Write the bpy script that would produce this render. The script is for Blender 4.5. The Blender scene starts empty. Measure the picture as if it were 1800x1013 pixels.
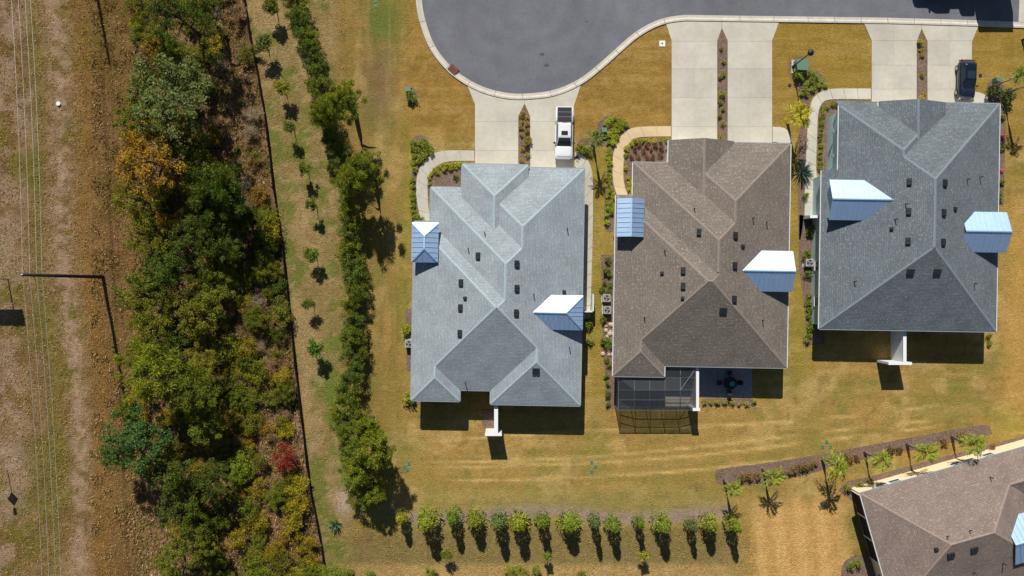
import bpy, math, random
import numpy as np
from mathutils import Vector, Matrix
R = math.radians
random.seed(7)
# ------------------------------------------------------------------ camera, sky, sun, exposure
H, S = 80.0, 15.5            # camera height in metres, photo pixels per metre on the ground
sc = bpy.context.scene
C = sc.collection
cam = bpy.data.cameras.new('camera'); cam.sensor_width = 36; cam.lens = 36 * H / (1800 / S); cam.clip_end = 2000
co = bpy.data.objects.new('camera', cam); co.location = (0, 0, H); C.objects.link(co); sc.camera = co
SUN_EL, SUN_AZ = 39.5, 10.5  # elevation; shadows fall 10.5 degrees to the right of straight down
w = bpy.data.worlds.new('World'); sc.world = w; w.use_nodes = True
nt = w.node_tree; bg = nt.nodes['Background']
sky = nt.nodes.new('ShaderNodeTexSky'); sky.sky_type = 'NISHITA'; sky.sun_disc = False
sky.sun_elevation = R(SUN_EL); sky.sun_rotation = R(-SUN_AZ); sky.air_density = 1.0; sky.dust_density = 0.3; sky.ozone_density = 2.0
nt.links.new(sky.outputs[0], bg.inputs[0]); bg.inputs[1].default_value = 0.05
sl = bpy.data.lights.new('sun', 'SUN'); sl.energy = 5.0; sl.angle = R(0.5); sl.color = (1.0, 0.955, 0.88)
so = bpy.data.objects.new('sun', sl); C.objects.link(so); so.location = (-20, 90, 90)
ld = Vector((math.sin(R(SUN_AZ)) * math.cos(R(SUN_EL)), -math.cos(R(SUN_AZ)) * math.cos(R(SUN_EL)), -math.sin(R(SUN_EL))))
so.rotation_euler = ld.to_track_quat('-Z', 'Y').to_euler()
sc.view_settings.view_transform = 'Standard'; sc.view_settings.look = 'None'; sc.view_settings.gamma = 1
sc.view_settings.exposure = 0.1
sc.render.engine = 'CYCLES'; sc.cycles.max_bounces = 5; sc.cycles.transparent_max_bounces = 8
sc.cycles.diffuse_bounces = 2; sc.cycles.glossy_bounces = 2

# ------------------------------------------------------------------ helpers
def U(px, py, h=0.0):
    """photo pixel on the level h -> world point"""
    f = (H - h) / H / S
    return Vector(((px - 900) * f, (506.5 - py) * f, h))
def lin(r, g, b):
    return tuple(((c / 255) / 12.92 if c / 255 < .04045 else ((c / 255 + .055) / 1.055) ** 2.4) for c in (r, g, b))
def tag(o, label=None, cat=None, group=None, kind=None):
    if label: o['label'] = label
    if cat: o['category'] = cat
    if group: o['group'] = group
    if kind: o['kind'] = kind
    return o
def empty(name, loc=(0, 0, 0), rz=0.0):
    o = bpy.data.objects.new(name, None); o.location = loc; o.rotation_euler = (0, 0, rz); C.objects.link(o); return o
def link(name, me, parent=None, loc=None):
    o = bpy.data.objects.new(name, me); C.objects.link(o)
    if parent is not None: o.parent = parent
    if loc is not None: o.location = loc
    return o
ORD = ['zeroth', 'first', 'second', 'third', 'fourth', 'fifth', 'sixth', 'seventh', 'eighth', 'ninth', 'tenth', 'eleventh', 'twelfth',
       'thirteenth', 'fourteenth', 'fifteenth', 'sixteenth', 'seventeenth', 'eighteenth', 'nineteenth', 'twentieth']
def od(n):
    if n <= 20: return ORD[n]
    t = {2: 'twenty', 3: 'thirty', 4: 'forty', 5: 'fifty'}[n // 10]
    return (t[:-1] + 'ieth') if n % 10 == 0 else t + '-' + ORD[n % 10]
class MB:
    def __init__(s): s.v = []; s.f = []; s.uv = []
    def poly(s, pts, uv=None):
        i = len(s.v); s.v += [tuple(p) for p in pts]; s.f.append(tuple(range(i, i + len(pts))))
        s.uv += (uv if uv else [(p[0], p[1]) for p in pts]); return s
    def box(s, x0, x1, y0, y1, z0, z1):
        a = [(x0, y0), (x1, y0), (x1, y1), (x0, y1)]
        return s.prism(a, z0, z1)
    def prism(s, pts, z0, z1):
        """pts counter-clockwise xy"""
        ar = sum(pts[i][0] * pts[(i + 1) % len(pts)][1] - pts[(i + 1) % len(pts)][0] * pts[i][1] for i in range(len(pts)))
        if ar < 0: pts = pts[::-1]
        n = len(pts)
        s.poly([(p[0], p[1], z1) for p in pts]); s.poly([(p[0], p[1], z0) for p in pts[::-1]])
        for i in range(n):
            a, b = pts[i], pts[(i + 1) % n]
            s.poly([(a[0], a[1], z0), (b[0], b[1], z0), (b[0], b[1], z1), (a[0], a[1], z1)])
        return s
    def bar(s, a, b, wd, ht=None):
        a, b = Vector(a), Vector(b); d = (b - a).normalized(); ht = ht or wd
        u = d.cross(Vector((0, 0, 1)));  u = Vector((1, 0, 0)) if u.length < 1e-4 else u.normalized()
        v = u.cross(d)
        q = [(-1, -1), (1, -1), (1, 1), (-1, 1)]
        A = [a + u * i * wd / 2 + v * j * ht / 2 for i, j in q]; B = [p + (b - a) for p in A]
        s.poly(A[::-1]); s.poly(B)
        for i in range(4): s.poly([A[i], A[(i + 1) % 4], B[(i + 1) % 4], B[i]])
        return s
    def tube(s, path, rad, n=8, cap=True):
        """rad number or list"""
        P = [Vector(p) for p in path]; rad = rad if isinstance(rad, (list, tuple)) else [rad] * len(P)
        rings = []
        for i, p in enumerate(P):
            d = (P[min(i + 1, len(P) - 1)] - P[max(i - 1, 0)]).normalized()
            u = d.cross(Vector((0, 0, 1)));  u = Vector((1, 0, 0)) if u.length < 1e-3 else u.normalized()
            v = u.cross(d)
            rings.append([p + (u * math.cos(2 * math.pi * k / n) + v * math.sin(2 * math.pi * k / n)) * rad[i] for k in range(n)])
        b = len(s.v)
        for r_ in rings: s.v += [tuple(q) for q in r_]
        for i in range(len(P) - 1):
            for k in range(n):
                f = (b + i * n + k, b + i * n + (k + 1) % n, b + (i + 1) * n + (k + 1) % n, b + (i + 1) * n + k)
                s.f.append(f); s.uv += [(0, 0)] * 4
        if cap:
            s.f.append(tuple(b + k for k in range(n))[::-1]); s.uv += [(0, 0)] * n
            s.f.append(tuple(b + (len(P) - 1) * n + k for k in range(n))); s.uv += [(0, 0)] * n
        return s
    def rings(s, R_, cap=True):
        """loft through closed rings with equal counts, bottom to top, each counter-clockwise"""
        n = len(R_[0]); b = len(s.v)
        for r_ in R_: s.v += [tuple(q) for q in r_]
        for i in range(len(R_) - 1):
            for k in range(n):
                s.f.append((b + i * n + k, b + i * n + (k + 1) % n, b + (i + 1) * n + (k + 1) % n, b + (i + 1) * n + k)); s.uv += [(0, 0)] * 4
        if cap:
            s.f.append(tuple(b + k for k in range(n))[::-1]); s.uv += [(0, 0)] * n
            s.f.append(tuple(b + (len(R_) - 1) * n + k for k in range(n))); s.uv += [(0, 0)] * n
        return s
    def mesh(s, name, mat, smooth=False):
        me = bpy.data.meshes.new(name); me.from_pydata(s.v, [], s.f)
        ul = me.uv_layers.new(name='UVMap')
        if len(s.uv) == len(me.loops): ul.data.foreach_set('uv', np.array(s.uv, dtype=np.float32).ravel())
        me.materials.append(mat)
        if smooth: me.polygons.foreach_set('use_smooth', [True] * len(me.polygons))
        return me
    def build(s, name, mat, parent=None, smooth=False):
        return link(name, s.mesh(name, mat, smooth), parent)
def circle(cx, cy, r, n=16, ph=0): return [(cx + r * math.cos(2 * math.pi * k / n + ph), cy + r * math.sin(2 * math.pi * k / n + ph)) for k in range(n)]
def clip(poly, a, b, c):
    """keep a*x+b*y+c >= 0"""
    out = []
    for i in range(len(poly)):
        p, q = poly[i], poly[(i + 1) % len(poly)]
        dp, dq = a * p[0] + b * p[1] + c, a * q[0] + b * q[1] + c
        if dp >= 0: out.append(p)
        if (dp > 0 and dq < 0) or (dp < 0 and dq > 0):
            t = dp / (dp - dq); out.append((p[0] + (q[0] - p[0]) * t, p[1] + (q[1] - p[1]) * t))
    return out
def area(p): return abs(sum(p[i][0] * p[(i + 1) % len(p)][1] - p[(i + 1) % len(p)][0] * p[i][1] for i in range(len(p)))) / 2 if len(p) > 2 else 0
def smoothpath(pts, n=6):
    """Catmull-Rom through pts"""
    P = [pts[0]] + list(pts) + [pts[-1]]; out = []
    for i in range(1, len(P) - 2):
        p0, p1, p2, p3 = P[i - 1], P[i], P[i + 1], P[i + 2]
        for k in range(n):
            t = k / n
            out.append(tuple(.5 * (2 * p1[j] + (p2[j] - p0[j]) * t + (2 * p0[j] - 5 * p1[j] + 4 * p2[j] - p3[j]) * t * t + (-p0[j] + 3 * p1[j] - 3 * p2[j] + p3[j]) * t ** 3) for j in (0, 1)))
    out.append(tuple(pts[-1])); return out
# value noise in numpy
_rs = np.random.RandomState(3); _lat = _rs.rand(256, 256)
def vnoise(x, y, s):
    x = np.asarray(x) / s + 91.3; y = np.asarray(y) / s + 37.7
    i, j = np.floor(x).astype(int), np.floor(y).astype(int); fx, fy = x - i, y - j
    fx, fy = fx * fx * (3 - 2 * fx), fy * fy * (3 - 2 * fy)
    g = lambda a, b: _lat[a % 256, b % 256]
    return (g(i, j) * (1 - fx) + g(i + 1, j) * fx) * (1 - fy) + (g(i, j + 1) * (1 - fx) + g(i + 1, j + 1) * fx) * fy
def fbm(x, y, s): return (vnoise(x, y, s) + .5 * vnoise(x, y, s / 2.1) + .25 * vnoise(x, y, s / 4.3)) / 1.75

# ------------------------------------------------------------------ materials
def mat(name, col, rough=.8, metal=0.0, noise=None, bump=None, spec=.4, coat=0.0):
    """noise = (scale, low factor, high factor) multiplies the colour; bump = (scale, strength)"""
    m = bpy.data.materials.new(name); m.use_nodes = True; n = m.node_tree; b = n.nodes['Principled BSDF']
    b.inputs['Base Color'].default_value = (*col, 1); b.inputs['Roughness'].default_value = rough
    b.inputs['Metallic'].default_value = metal; b.inputs['Specular IOR Level'].default_value = spec
    b.inputs['Coat Weight'].default_value = coat
    tc = n.nodes.new('ShaderNodeTexCoord')
    if noise:
        prev = None
        for k, (s_, lo, hi) in enumerate(noise if isinstance(noise, list) else [noise]):
            t = n.nodes.new('ShaderNodeTexNoise'); t.inputs['Scale'].default_value = s_; t.inputs['Detail'].default_value = 4
            n.links.new(tc.outputs['Object'], t.inputs['Vector'])
            mr = n.nodes.new('ShaderNodeMapRange'); mr.inputs['From Min'].default_value = .3; mr.inputs['From Max'].default_value = .7
            mr.inputs['To Min'].default_value = lo; mr.inputs['To Max'].default_value = hi
            n.links.new(t.outputs['Fac'], mr.inputs['Value'])
            mx = n.nodes.new('ShaderNodeMix'); mx.data_type = 'RGBA'; mx.blend_type = 'MULTIPLY'; mx.inputs['Factor'].default_value = 1
            if prev is None: mx.inputs['A'].default_value = (*col, 1)
            else: n.links.new(prev, mx.inputs['A'])
            n.links.new(mr.outputs[0], mx.inputs['B']); prev = mx.outputs['Result']
        n.links.new(prev, b.inputs['Base Color'])
    if bump:
        t = n.nodes.new('ShaderNodeTexNoise'); t.inputs['Scale'].default_value = bump[0]; t.inputs['Detail'].default_value = 3
        n.links.new(tc.outputs['Object'], t.inputs['Vector'])
        bp = n.nodes.new('ShaderNodeBump'); bp.inputs['Strength'].default_value = bump[1]; bp.inputs['Distance'].default_value = .1
        n.links.new(t.outputs['Fac'], bp.inputs['Height']); n.links.new(bp.outputs[0], b.inputs['Normal'])
    return m
def shingle(name, base, light, fleck):
    m = bpy.data.materials.new(name); m.use_nodes = True; n = m.node_tree; b = n.nodes['Principled BSDF']
    b.inputs['Roughness'].default_value = .85; b.inputs['Specular IOR Level'].default_value = .25
    uv = n.nodes.new('ShaderNodeUVMap')
    def bricks(wd, ht, c1, c2, mo):
        br = n.nodes.new('ShaderNodeTexBrick'); br.inputs['Scale'].default_value = 1; br.inputs['Brick Width'].default_value = wd; br.inputs['Row Height'].default_value = ht
        br.inputs['Mortar Size'].default_value = .016; br.inputs['Mortar Smooth'].default_value = .5; br.inputs['Bias'].default_value = -.25
        br.inputs['Color1'].default_value = (*c1, 1); br.inputs['Color2'].default_value = (*c2, 1); br.inputs['Mortar'].default_value = (*mo, 1)
        n.links.new(uv.outputs[0], br.inputs['Vector']); return br
    dk = tuple(c * .55 for c in base)
    b1 = bricks(.42, .17, base, light, dk)
    t = n.nodes.new('ShaderNodeTexNoise'); t.inputs['Scale'].default_value = 4.2; t.inputs['Detail'].default_value = 5; t.inputs['Roughness'].default_value = .7
    n.links.new(uv.outputs[0], t.inputs['Vector'])
    rp = n.nodes.new('ShaderNodeValToRGB'); rp.color_ramp.elements[0].position = .54; rp.color_ramp.elements[1].position = .68
    n.links.new(t.outputs['Fac'], rp.inputs[0])
    mx = n.nodes.new('ShaderNodeMix'); mx.data_type = 'RGBA'; mx.inputs['B'].default_value = (*fleck, 1)
    n.links.new(rp.outputs[0], mx.inputs['Factor']); n.links.new(b1.outputs[0], mx.inputs['A'])
    t2 = n.nodes.new('ShaderNodeTexNoise'); t2.inputs['Scale'].default_value = .5; t2.inputs['Detail'].default_value = 4; n.links.new(uv.outputs[0], t2.inputs['Vector'])
    mr = n.nodes.new('ShaderNodeMapRange'); mr.inputs['From Min'].default_value = .3; mr.inputs['From Max'].default_value = .7; mr.inputs['To Min'].default_value = .87; mr.inputs['To Max'].default_value = 1.1
    n.links.new(t2.outputs['Fac'], mr.inputs['Value'])
    m2 = n.nodes.new('ShaderNodeMix'); m2.data_type = 'RGBA'; m2.blend_type = 'MULTIPLY'; m2.inputs['Factor'].default_value = 1
    n.links.new(mx.outputs['Result'], m2.inputs['A']); n.links.new(mr.outputs[0], m2.inputs['B'])
    n.links.new(m2.outputs['Result'], b.inputs['Base Color'])
    bp = n.nodes.new('ShaderNodeBump'); bp.inputs['Strength'].default_value = .5; bp.inputs['Distance'].default_value = .02
    n.links.new(b1.outputs['Fac'], bp.inputs['Height']); bp.invert = True; n.links.new(bp.outputs[0], b.inputs['Normal'])
    return m
def leafmat(name, trans=.25):
    m = bpy.data.materials.new(name); m.use_nodes = True; n = m.node_tree; b = n.nodes['Principled BSDF']; out = n.nodes['Material Output']
    b.inputs['Roughness'].default_value = .6; b.inputs['Specular IOR Level'].default_value = .25
    oi = n.nodes.new('ShaderNodeObjectInfo'); ge = n.nodes.new('ShaderNodeNewGeometry')
    mr = n.nodes.new('ShaderNodeMapRange'); mr.inputs['To Min'].default_value = 1.25; mr.inputs['To Max'].default_value = 3.1
    n.links.new(ge.outputs['Random Per Island'], mr.inputs['Value'])
    hs = n.nodes.new('ShaderNodeHueSaturation'); n.links.new(oi.outputs['Color'], hs.inputs['Color']); n.links.new(mr.outputs[0], hs.inputs['Value'])
    mh = n.nodes.new('ShaderNodeMapRange'); mh.inputs['To Min'].default_value = .475; mh.inputs['To Max'].default_value = .525
    wn = n.nodes.new('ShaderNodeMath'); wn.operation = 'MULTIPLY'; wn.inputs[1].default_value = 17.3; fr = n.nodes.new('ShaderNodeMath'); fr.operation = 'FRACT'
    n.links.new(ge.outputs['Random Per Island'], wn.inputs[0]); n.links.new(wn.outputs[0], fr.inputs[0]); n.links.new(fr.outputs[0], mh.inputs['Value']); n.links.new(mh.outputs[0], hs.inputs['Hue'])
    tc = n.nodes.new('ShaderNodeTexCoord'); nz = n.nodes.new('ShaderNodeTexNoise'); nz.inputs['Scale'].default_value = 2.2; nz.inputs['Detail'].default_value = 3; n.links.new(tc.outputs['Object'], nz.inputs['Vector'])
    m1 = n.nodes.new('ShaderNodeMapRange'); m1.inputs['From Min'].default_value = .35; m1.inputs['From Max'].default_value = .68; n.links.new(nz.outputs['Fac'], m1.inputs['Value'])
    tn = n.nodes.new('ShaderNodeMix'); tn.data_type = 'RGBA'; tn.blend_type = 'MULTIPLY'; tn.inputs['B'].default_value = (1.28, 1.14, .8, 1); n.links.new(m1.outputs[0], tn.inputs['Factor']); n.links.new(hs.outputs[0], tn.inputs['A'])
    n.links.new(tn.outputs['Result'], b.inputs['Base Color'])
    tr = n.nodes.new('ShaderNodeBsdfTranslucent'); n.links.new(tn.outputs['Result'], tr.inputs['Color'])
    mx = n.nodes.new('ShaderNodeMixShader'); mx.inputs[0].default_value = trans
    n.links.new(b.outputs[0], mx.inputs[1]); n.links.new(tr.outputs[0], mx.inputs[2]); n.links.new(mx.outputs[0], out.inputs[0])
    return m
M = {}
M['leaf'] = leafmat('foliage', .32); M['twig'] = leafmat('dry_twigs', .05)
M['bark'] = mat('bark', (.07, .055, .04), .9, noise=(6, .6, 1.3)); M['palm_bark'] = mat('palm_bark', (.26, .2, .15), .9, noise=(7, .6, 1.2))
M['asphalt'] = mat('asphalt', lin(110, 111, 118), .85, noise=[(.1, .86, 1.1), (9, .85, 1.12), (.45, .9, 1.08), (2.2, .95, 1.05)], bump=(30, .2))
M['patch'] = mat('asphalt_patch', lin(82, 82, 88), .9, noise=(8, .8, 1.2))
CN = [(.3, .86, 1.07), (1.8, .94, 1.04), (14, .95, 1.04)]
M['concrete'] = mat('concrete', lin(197, 191, 175), .8, noise=CN); M['concrete2'] = mat('concrete_lighter', lin(199, 194, 179), .8, noise=CN)
M['concrete3'] = mat('concrete_greyer', lin(192, 186, 172), .8, noise=CN); M['tan_concrete'] = mat('tan_concrete', lin(208, 184, 147), .8, noise=CN)
M['kerb'] = mat('kerb_concrete', lin(197, 190, 176), .8, noise=[(1.2, .88, 1.08), (6, .93, 1.05)])
M['rust'] = mat('rusty_iron', lin(112, 70, 52), .8, noise=(4, .7, 1.2))
M['mulch'] = mat('mulch', lin(124, 102, 88), .95, noise=[(5, .6, 1.35), (1, .85, 1.15)], bump=(14, .9))
M['white_metal'] = mat('standing_seam_metal', (.58, .78, 1.0), .54, .86, noise=(1.5, .95, 1.03))
M['seam'] = mat('seam_metal', (.5, .62, .8), .55, 1.0)
M['trim'] = mat('white_trim', (.8, .8, .79), .5); M['fascia'] = mat('fascia', (.68, .71, .72), .6)
M['gutter_grey'] = mat('grey_gutter', (.3, .34, .35), .6); M['black'] = mat('black_metal', (.012, .013, .014), .5); M['vent'] = mat('vent_black', (.025, .027, .03), .6)
M['glass'] = mat('window_glass', (.02, .035, .05), .05, spec=.8); M['skylight'] = mat('vent_hood', (.03, .035, .045), .5)
M['wall_white'] = mat('white_siding', (.68, .69, .68), .7, noise=(2, .95, 1.03)); M['wall_blue'] = mat('pale_blue_siding', lin(172, 200, 206), .7, noise=(2, .95, 1.03))
M['wall_cream'] = mat('cream_siding', lin(228, 208, 170), .7, noise=(2, .95, 1.03)); M['wall_grey'] = mat('pale_grey_siding', lin(200, 206, 206), .7, noise=(2, .95, 1.03))
M['green_box'] = mat('green_enamel', lin(98, 130, 108), .5); M['lid'] = mat('green_plastic', lin(70, 112, 92), .6, noise=(5, .8, 1.2))
M['ac'] = mat('ac_casing', (.36, .36, .34), .5); M['pole'] = mat('creosoted_pole', (.035, .03, .026), .8, noise=(5, .7, 1.3)); M['wire'] = mat('aluminium_wire', (.62, .63, .64), .45, .5)
M['porcelain'] = mat('insulator', (.5, .6, .62), .2); M['car_white'] = mat('white_paint', (.78, .79, .8), .22, coat=.8); M['car_black'] = mat('dark_blue_paint', (.008, .014, .03), .15, coat=1.0)
M['tyre'] = mat('rubber', (.015, .015, .015), .8); M['rim'] = mat('alloy', (.5, .5, .52), .3, .8); M['tail'] = mat('tail_lamp', (.5, .02, .03), .2); M['lamp'] = mat('head_lamp', (.6, .62, .65), .1)
M['tonneau'] = mat('tonneau_cover', (.02, .022, .028), .55); M['rug'] = mat('patio_paving', lin(150, 150, 150), .85, noise=(3, .8, 1.15)); M['wood_dark'] = mat('dark_wicker', (.03, .025, .02), .7)
M['teal'] = mat('teal_cushion', lin(70, 150, 150), .8); M['stone'] = mat('pale_stone', lin(190, 170, 150), .85, noise=(3, .75, 1.15)); M['fabric'] = mat('black_fabric', (.012, .012, .012), .9)
M['pink'] = mat('pink_blossom', lin(205, 120, 170), .8); M['sign'] = mat('sign_aluminium', (.4, .41, .42), .4, .6)
def screenmat():
    m = bpy.data.materials.new('insect_screen'); m.use_nodes = True; n = m.node_tree; b = n.nodes['Principled BSDF']; out = n.nodes['Material Output']
    b.inputs['Base Color'].default_value = (.03, .035, .04, 1); b.inputs['Roughness'].default_value = .6
    t = n.nodes.new('ShaderNodeBsdfTransparent'); x = n.nodes.new('ShaderNodeMixShader'); x.inputs[0].default_value = .5
    n.links.new(t.outputs[0], x.inputs[1]); n.links.new(b.outputs[0], x.inputs[2]); n.links.new(x.outputs[0], out.inputs[0]); return m
M['screen'] = screenmat()
# ------------------------------------------------------------------ ground
def groundmat():
    m = bpy.data.materials.new('turf_and_soil'); m.use_nodes = True; n = m.node_tree; b = n.nodes['Principled BSDF']
    b.inputs['Roughness'].default_value = .95; b.inputs['Specular IOR Level'].default_value = .1
    at = n.nodes.new('ShaderNodeAttribute'); at.attribute_name = 'turf'; tc = n.nodes.new('ShaderNodeTexCoord'); prev = at.outputs['Color']
    for s_, lo, hi, ax in ((2.6, .74, 1.26, 1), (8, .62, 1.4, 1), (22, .7, 1.3, 1), (.7, .85, 1.15, 1)):
        t = n.nodes.new('ShaderNodeTexNoise'); t.inputs['Scale'].default_value = s_; t.inputs['Detail'].default_value = 5; t.inputs['Roughness'].default_value = .65
        n.links.new(tc.outputs['Object'], t.inputs['Vector'])
        mr = n.nodes.new('ShaderNodeMapRange'); mr.inputs['From Min'].default_value = .28; mr.inputs['From Max'].default_value = .72; mr.inputs['To Min'].default_value = lo; mr.inputs['To Max'].default_value = hi
        n.links.new(t.outputs['Fac'], mr.inputs['Value'])
        # rougher where the alpha channel says so
        rg = n.nodes.new('ShaderNodeMix'); rg.data_type = 'FLOAT'; rg.inputs['A'].default_value = 1.0
        n.links.new(at.outputs['Alpha'], rg.inputs['Factor']); n.links.new(mr.outputs[0], rg.inputs['B'])
        x = n.nodes.new('ShaderNodeMix'); x.data_type = 'RGBA'; x.blend_type = 'MULTIPLY'; x.inputs['Factor'].default_value = 1
        n.links.new(prev, x.inputs['A']); n.links.new(rg.outputs[0], x.inputs['B']); prev = x.outputs['Result']
    n.links.new(prev, b.inputs['Base Color'])
    t = n.nodes.new('ShaderNodeTexNoise'); t.inputs['Scale'].default_value = 7; t.inputs['Detail'].default_value = 5; n.links.new(tc.outputs['Object'], t.inputs['Vector'])
    bp = n.nodes.new('ShaderNodeBump'); bp.inputs['Distance'].default_value = .12
    n.links.new(at.outputs['Alpha'], bp.inputs['Strength']); n.links.new(t.outputs['Fac'], bp.inputs['Height']); n.links.new(bp.outputs[0], b.inputs['Normal'])
    return m
FENCE = [(428, -25), (443, 70), (455, 130), (470, 220), (483, 330), (498, 430), (510, 540), (521, 640), (535, 760), (548, 860), (562, 930), (578, 1030)]
def fence_x(y): return np.interp(y, [p[1] for p in FENCE], [p[0] for p in FENCE])
def seg_d(X, Y, pts):
    d = np.full(X.shape, 1e9)
    for (x0, y0), (x1, y1) in zip(pts[:-1], pts[1:]):
        L = (x1 - x0) ** 2 + (y1 - y0) ** 2; t = np.clip(((X - x0) * (x1 - x0) + (Y - y0) * (y1 - y0)) / L, 0, 1)
        d = np.minimum(d, np.hypot(X - x0 - t * (x1 - x0), Y - y0 - t * (y1 - y0)))
    return d
def turf(X, Y):
    """albedo of the ground at photo pixels X, Y (arrays): which grass or soil grows where"""
    c = lambda r, g, b: np.array(lin(r, g * 1.01, b + 9)) * 1.05
    sm = lambda e0, e1, x: (lambda t: t * t * (3 - 2 * t))(np.clip((x - e0) / (e1 - e0), 0, 1))
    n1 = fbm(X, Y, 70); n2 = fbm(X + 500, Y, 26); n3 = fbm(X, Y + 900, 9)
    col = np.zeros(X.shape + (3,)) + c(142, 118, 52)
    def lay(a, color): col[:] = col * (1 - a[..., None]) + c(*color) * a[..., None]
    lay(sm(.4, .62, n1), (154, 122, 58)); lay(sm(.55, .75, n2) * .5, (124, 110, 46))
    lay(sm(900, 620, Y) * sm(760, 640, X) * .65, (138, 112, 50))
    n4, n5 = fbm(X - 300, Y + 200, 48), fbm(X + 150, Y - 700, 33)
    lay(sm(.54, .7, n4) * .55, (120, 116, 48)); lay(sm(.55, .7, n5) * .6, (176, 146, 84)); lay(sm(.66, .76, fbm(X + 40, Y + 40, 14)) * .5, (108, 92, 44))
    # front lawns: richer brown
    fl = sm(255, 215, Y) * sm(690, 730, X); lay(fl, (146, 114, 48)); lay(fl * sm(.45, .6, n2) * .6, (130, 99, 36)); lay(fl * sm(.6, .7, n3) * .5, (160, 128, 62))
    lay(fl * sm(1330, 1380, X) * .6, (140, 116, 38))
    lay(np.exp(-(((X - 672) / 40) ** 2 + ((Y - 40) / 55) ** 2)) * sm(.3, .5, n2), (96, 108, 38))
    lay(np.exp(-(((X - 665) / 28) ** 2 + ((Y - 150) / 65) ** 2)) * .8, (122, 94, 66))
    lay(np.exp(-((X - 712 + 5 * np.sin(Y / 60)) / 8) ** 2) * sm(170, 260, Y) * sm(720, 600, Y) * .6, (128, 122, 36))
    # between the houses greener
    for x0, x1, y0, y1 in ((1040, 1076, 250, 700), (1392, 1432, 230, 640)):
        lay(sm(x0 - 8, x0 + 4, X) * sm(x1 + 8, x1 - 4, X) * sm(y0, y0 + 60, Y) * sm(y1 + 40, y1, Y) * .7, (134, 118, 38))
    hs = vnoise(X / 9, Y, 5) * .6 + vnoise(X / 22, Y, 9) * .4; vs = vnoise(X, Y / 9, 5) * .6 + vnoise(X, Y / 20, 9) * .4
    side = sm(740, 690, X) * sm(890, 850, Y); g = hs * (1 - side) + vs * side
    lay(sm(.5, .75, g) * .3, (166, 138, 78)); lay(sm(.48, .25, g) * .28, (118, 104, 44))
    # back lawn streaks of mowing and tyre lines
    yy = Y + .0001 * (X - 900) ** 2 * .3 + .06 * (X - 900)
    st = (np.sin(yy / 6.5) * .5 + .5) * sm(700, 730, Y) * sm(900, 860, Y) * sm(690, 760, X); lay(st * .16, (166, 136, 70))
    for off in (772, 806, 818, 843):
        l = np.exp(-((yy - off - 6 * np.sin(X / 170 + off)) / 2.4) ** 2) * sm(720, 860, X) * sm(.25, .5, vnoise(X, X * 0, 60)); lay(l * .75, (196, 164, 94))
    st3 = (np.sin(X / 5.2 + .01 * Y) * .5 + .5) * sm(560, 640, X) * sm(725, 700, X) * sm(90, 200, Y); lay(st3 * .35, (116, 106, 46))
    lay(sm(840, 880, Y) * sm(680, 720, X) * sm(1300, 1240, X) * .45, (132, 124, 62))
    # bare mulch band under the row of small trees
    lay(np.exp(-((Y - 905 - 6 * np.sin(X / 55)) / 11) ** 2) * sm(680, 700, X) * sm(1300, 1270, X) * sm(.25, .5, n2 + .1), (142, 120, 100))
    lay(sm(918, 945, Y) * sm(600, 640, X) * sm(1330, 1270, X) * .75, (118, 100, 54)); lay(sm(985, 1000, Y) * sm(570, 640, X) * sm(1330, 1270, X) * .8, (170, 138, 80))
    # sandy lawn west of the brown house
    a = sm(1300, 1345, X) * sm(862, 905, Y) * sm(1500, 1455, X + (Y - 870) * -.1); lay(a * .85, (184, 142, 76))
    s2 = (np.sin((X - .1 * (Y - 900)) / 6) * .5 + .5); lay(a * s2 * .4, (206, 166, 100))
    lay(sm(1740, 1790, X) * sm(300, 420, Y) * sm(760, 700, Y) * .7, (176, 136, 62)); lay(np.exp(-(((X - 1770) / 40) ** 2 + ((Y - 745) / 28) ** 2)) * .7, (132, 122, 38))
    # strip between the black fence and the hedge
    fx = fence_x(Y); s = sm(620, 585, X - (Y - 500) * .03) * sm(-4, 4, X - fx); lay(s, (140, 118, 66)); lay(s * sm(.42, .6, n2), (112, 112, 44)); lay(s * sm(.55, .7, n1), (156, 130, 80)); lay(s * sm(.6, .72, n3) * .6, (164, 140, 92))
    lay(np.exp(-((X - (578 + .05 * (Y - 600))) / 13) ** 2) * sm(420, 620, Y) * sm(880, 760, Y) * sm(.35, .6, n2) * .9, (104, 116, 40))
    lay(np.exp(-(((X - 607) / 14) ** 2 + ((Y - 880) / 22) ** 2)), (176, 154, 132))
    # thicket floor and the power line corridor
    wd = sm(4, -4, X - fx); lay(wd, (128, 98, 58)); lay(wd * sm(.5, .65, n2), (144, 110, 78)); lay(wd * sm(.55, .72, n3), (90, 84, 34))
    cr = sm(255, 205, X + 30 * (n1 - .5)); lay(cr, (128, 101, 54)); lay(cr * sm(.45, .62, n2), (144, 116, 70)); lay(cr * sm(.52, .66, n1), (116, 102, 38)); lay(cr * sm(.58, .72, n3) * .6, (150, 122, 80)); lay(sm(140, 175, X) * sm(260, 215, X) * .6, (120, 88, 44))
    tx = 95 + 55 * (Y / 1013) + 7 * np.sin(Y / 90); lay(np.exp(-((X - tx + 14 * (n2 - .5)) / 22) ** 2) * sm(.32, .62, n3 * .7 + .35 * n2) * .85, (172, 142, 112))
    lay(np.exp(-((X - tx + 45) / 12) ** 2) * .6, (122, 112, 44)); lay(np.exp(-((X - tx - 38) / 18) ** 2) * .55, (142, 104, 42))
    lay(sm(70, 10, X + 40 * (n1 - .5)) * sm(.4, .6, n2) * .7, (162, 136, 108)); lay(np.exp(-(((X - 25) / 25) ** 2 + ((Y - 810) / 60) ** 2)) * .6, (176, 150, 122))
    col *= (1 - .14 * sm(740, 600, X) - .1 * sm(260, 200, X))[..., None] * np.stack([1 + 0 * X, 1 - 0 * X, 1 - .04 * sm(300, 200, X)], -1)
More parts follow.
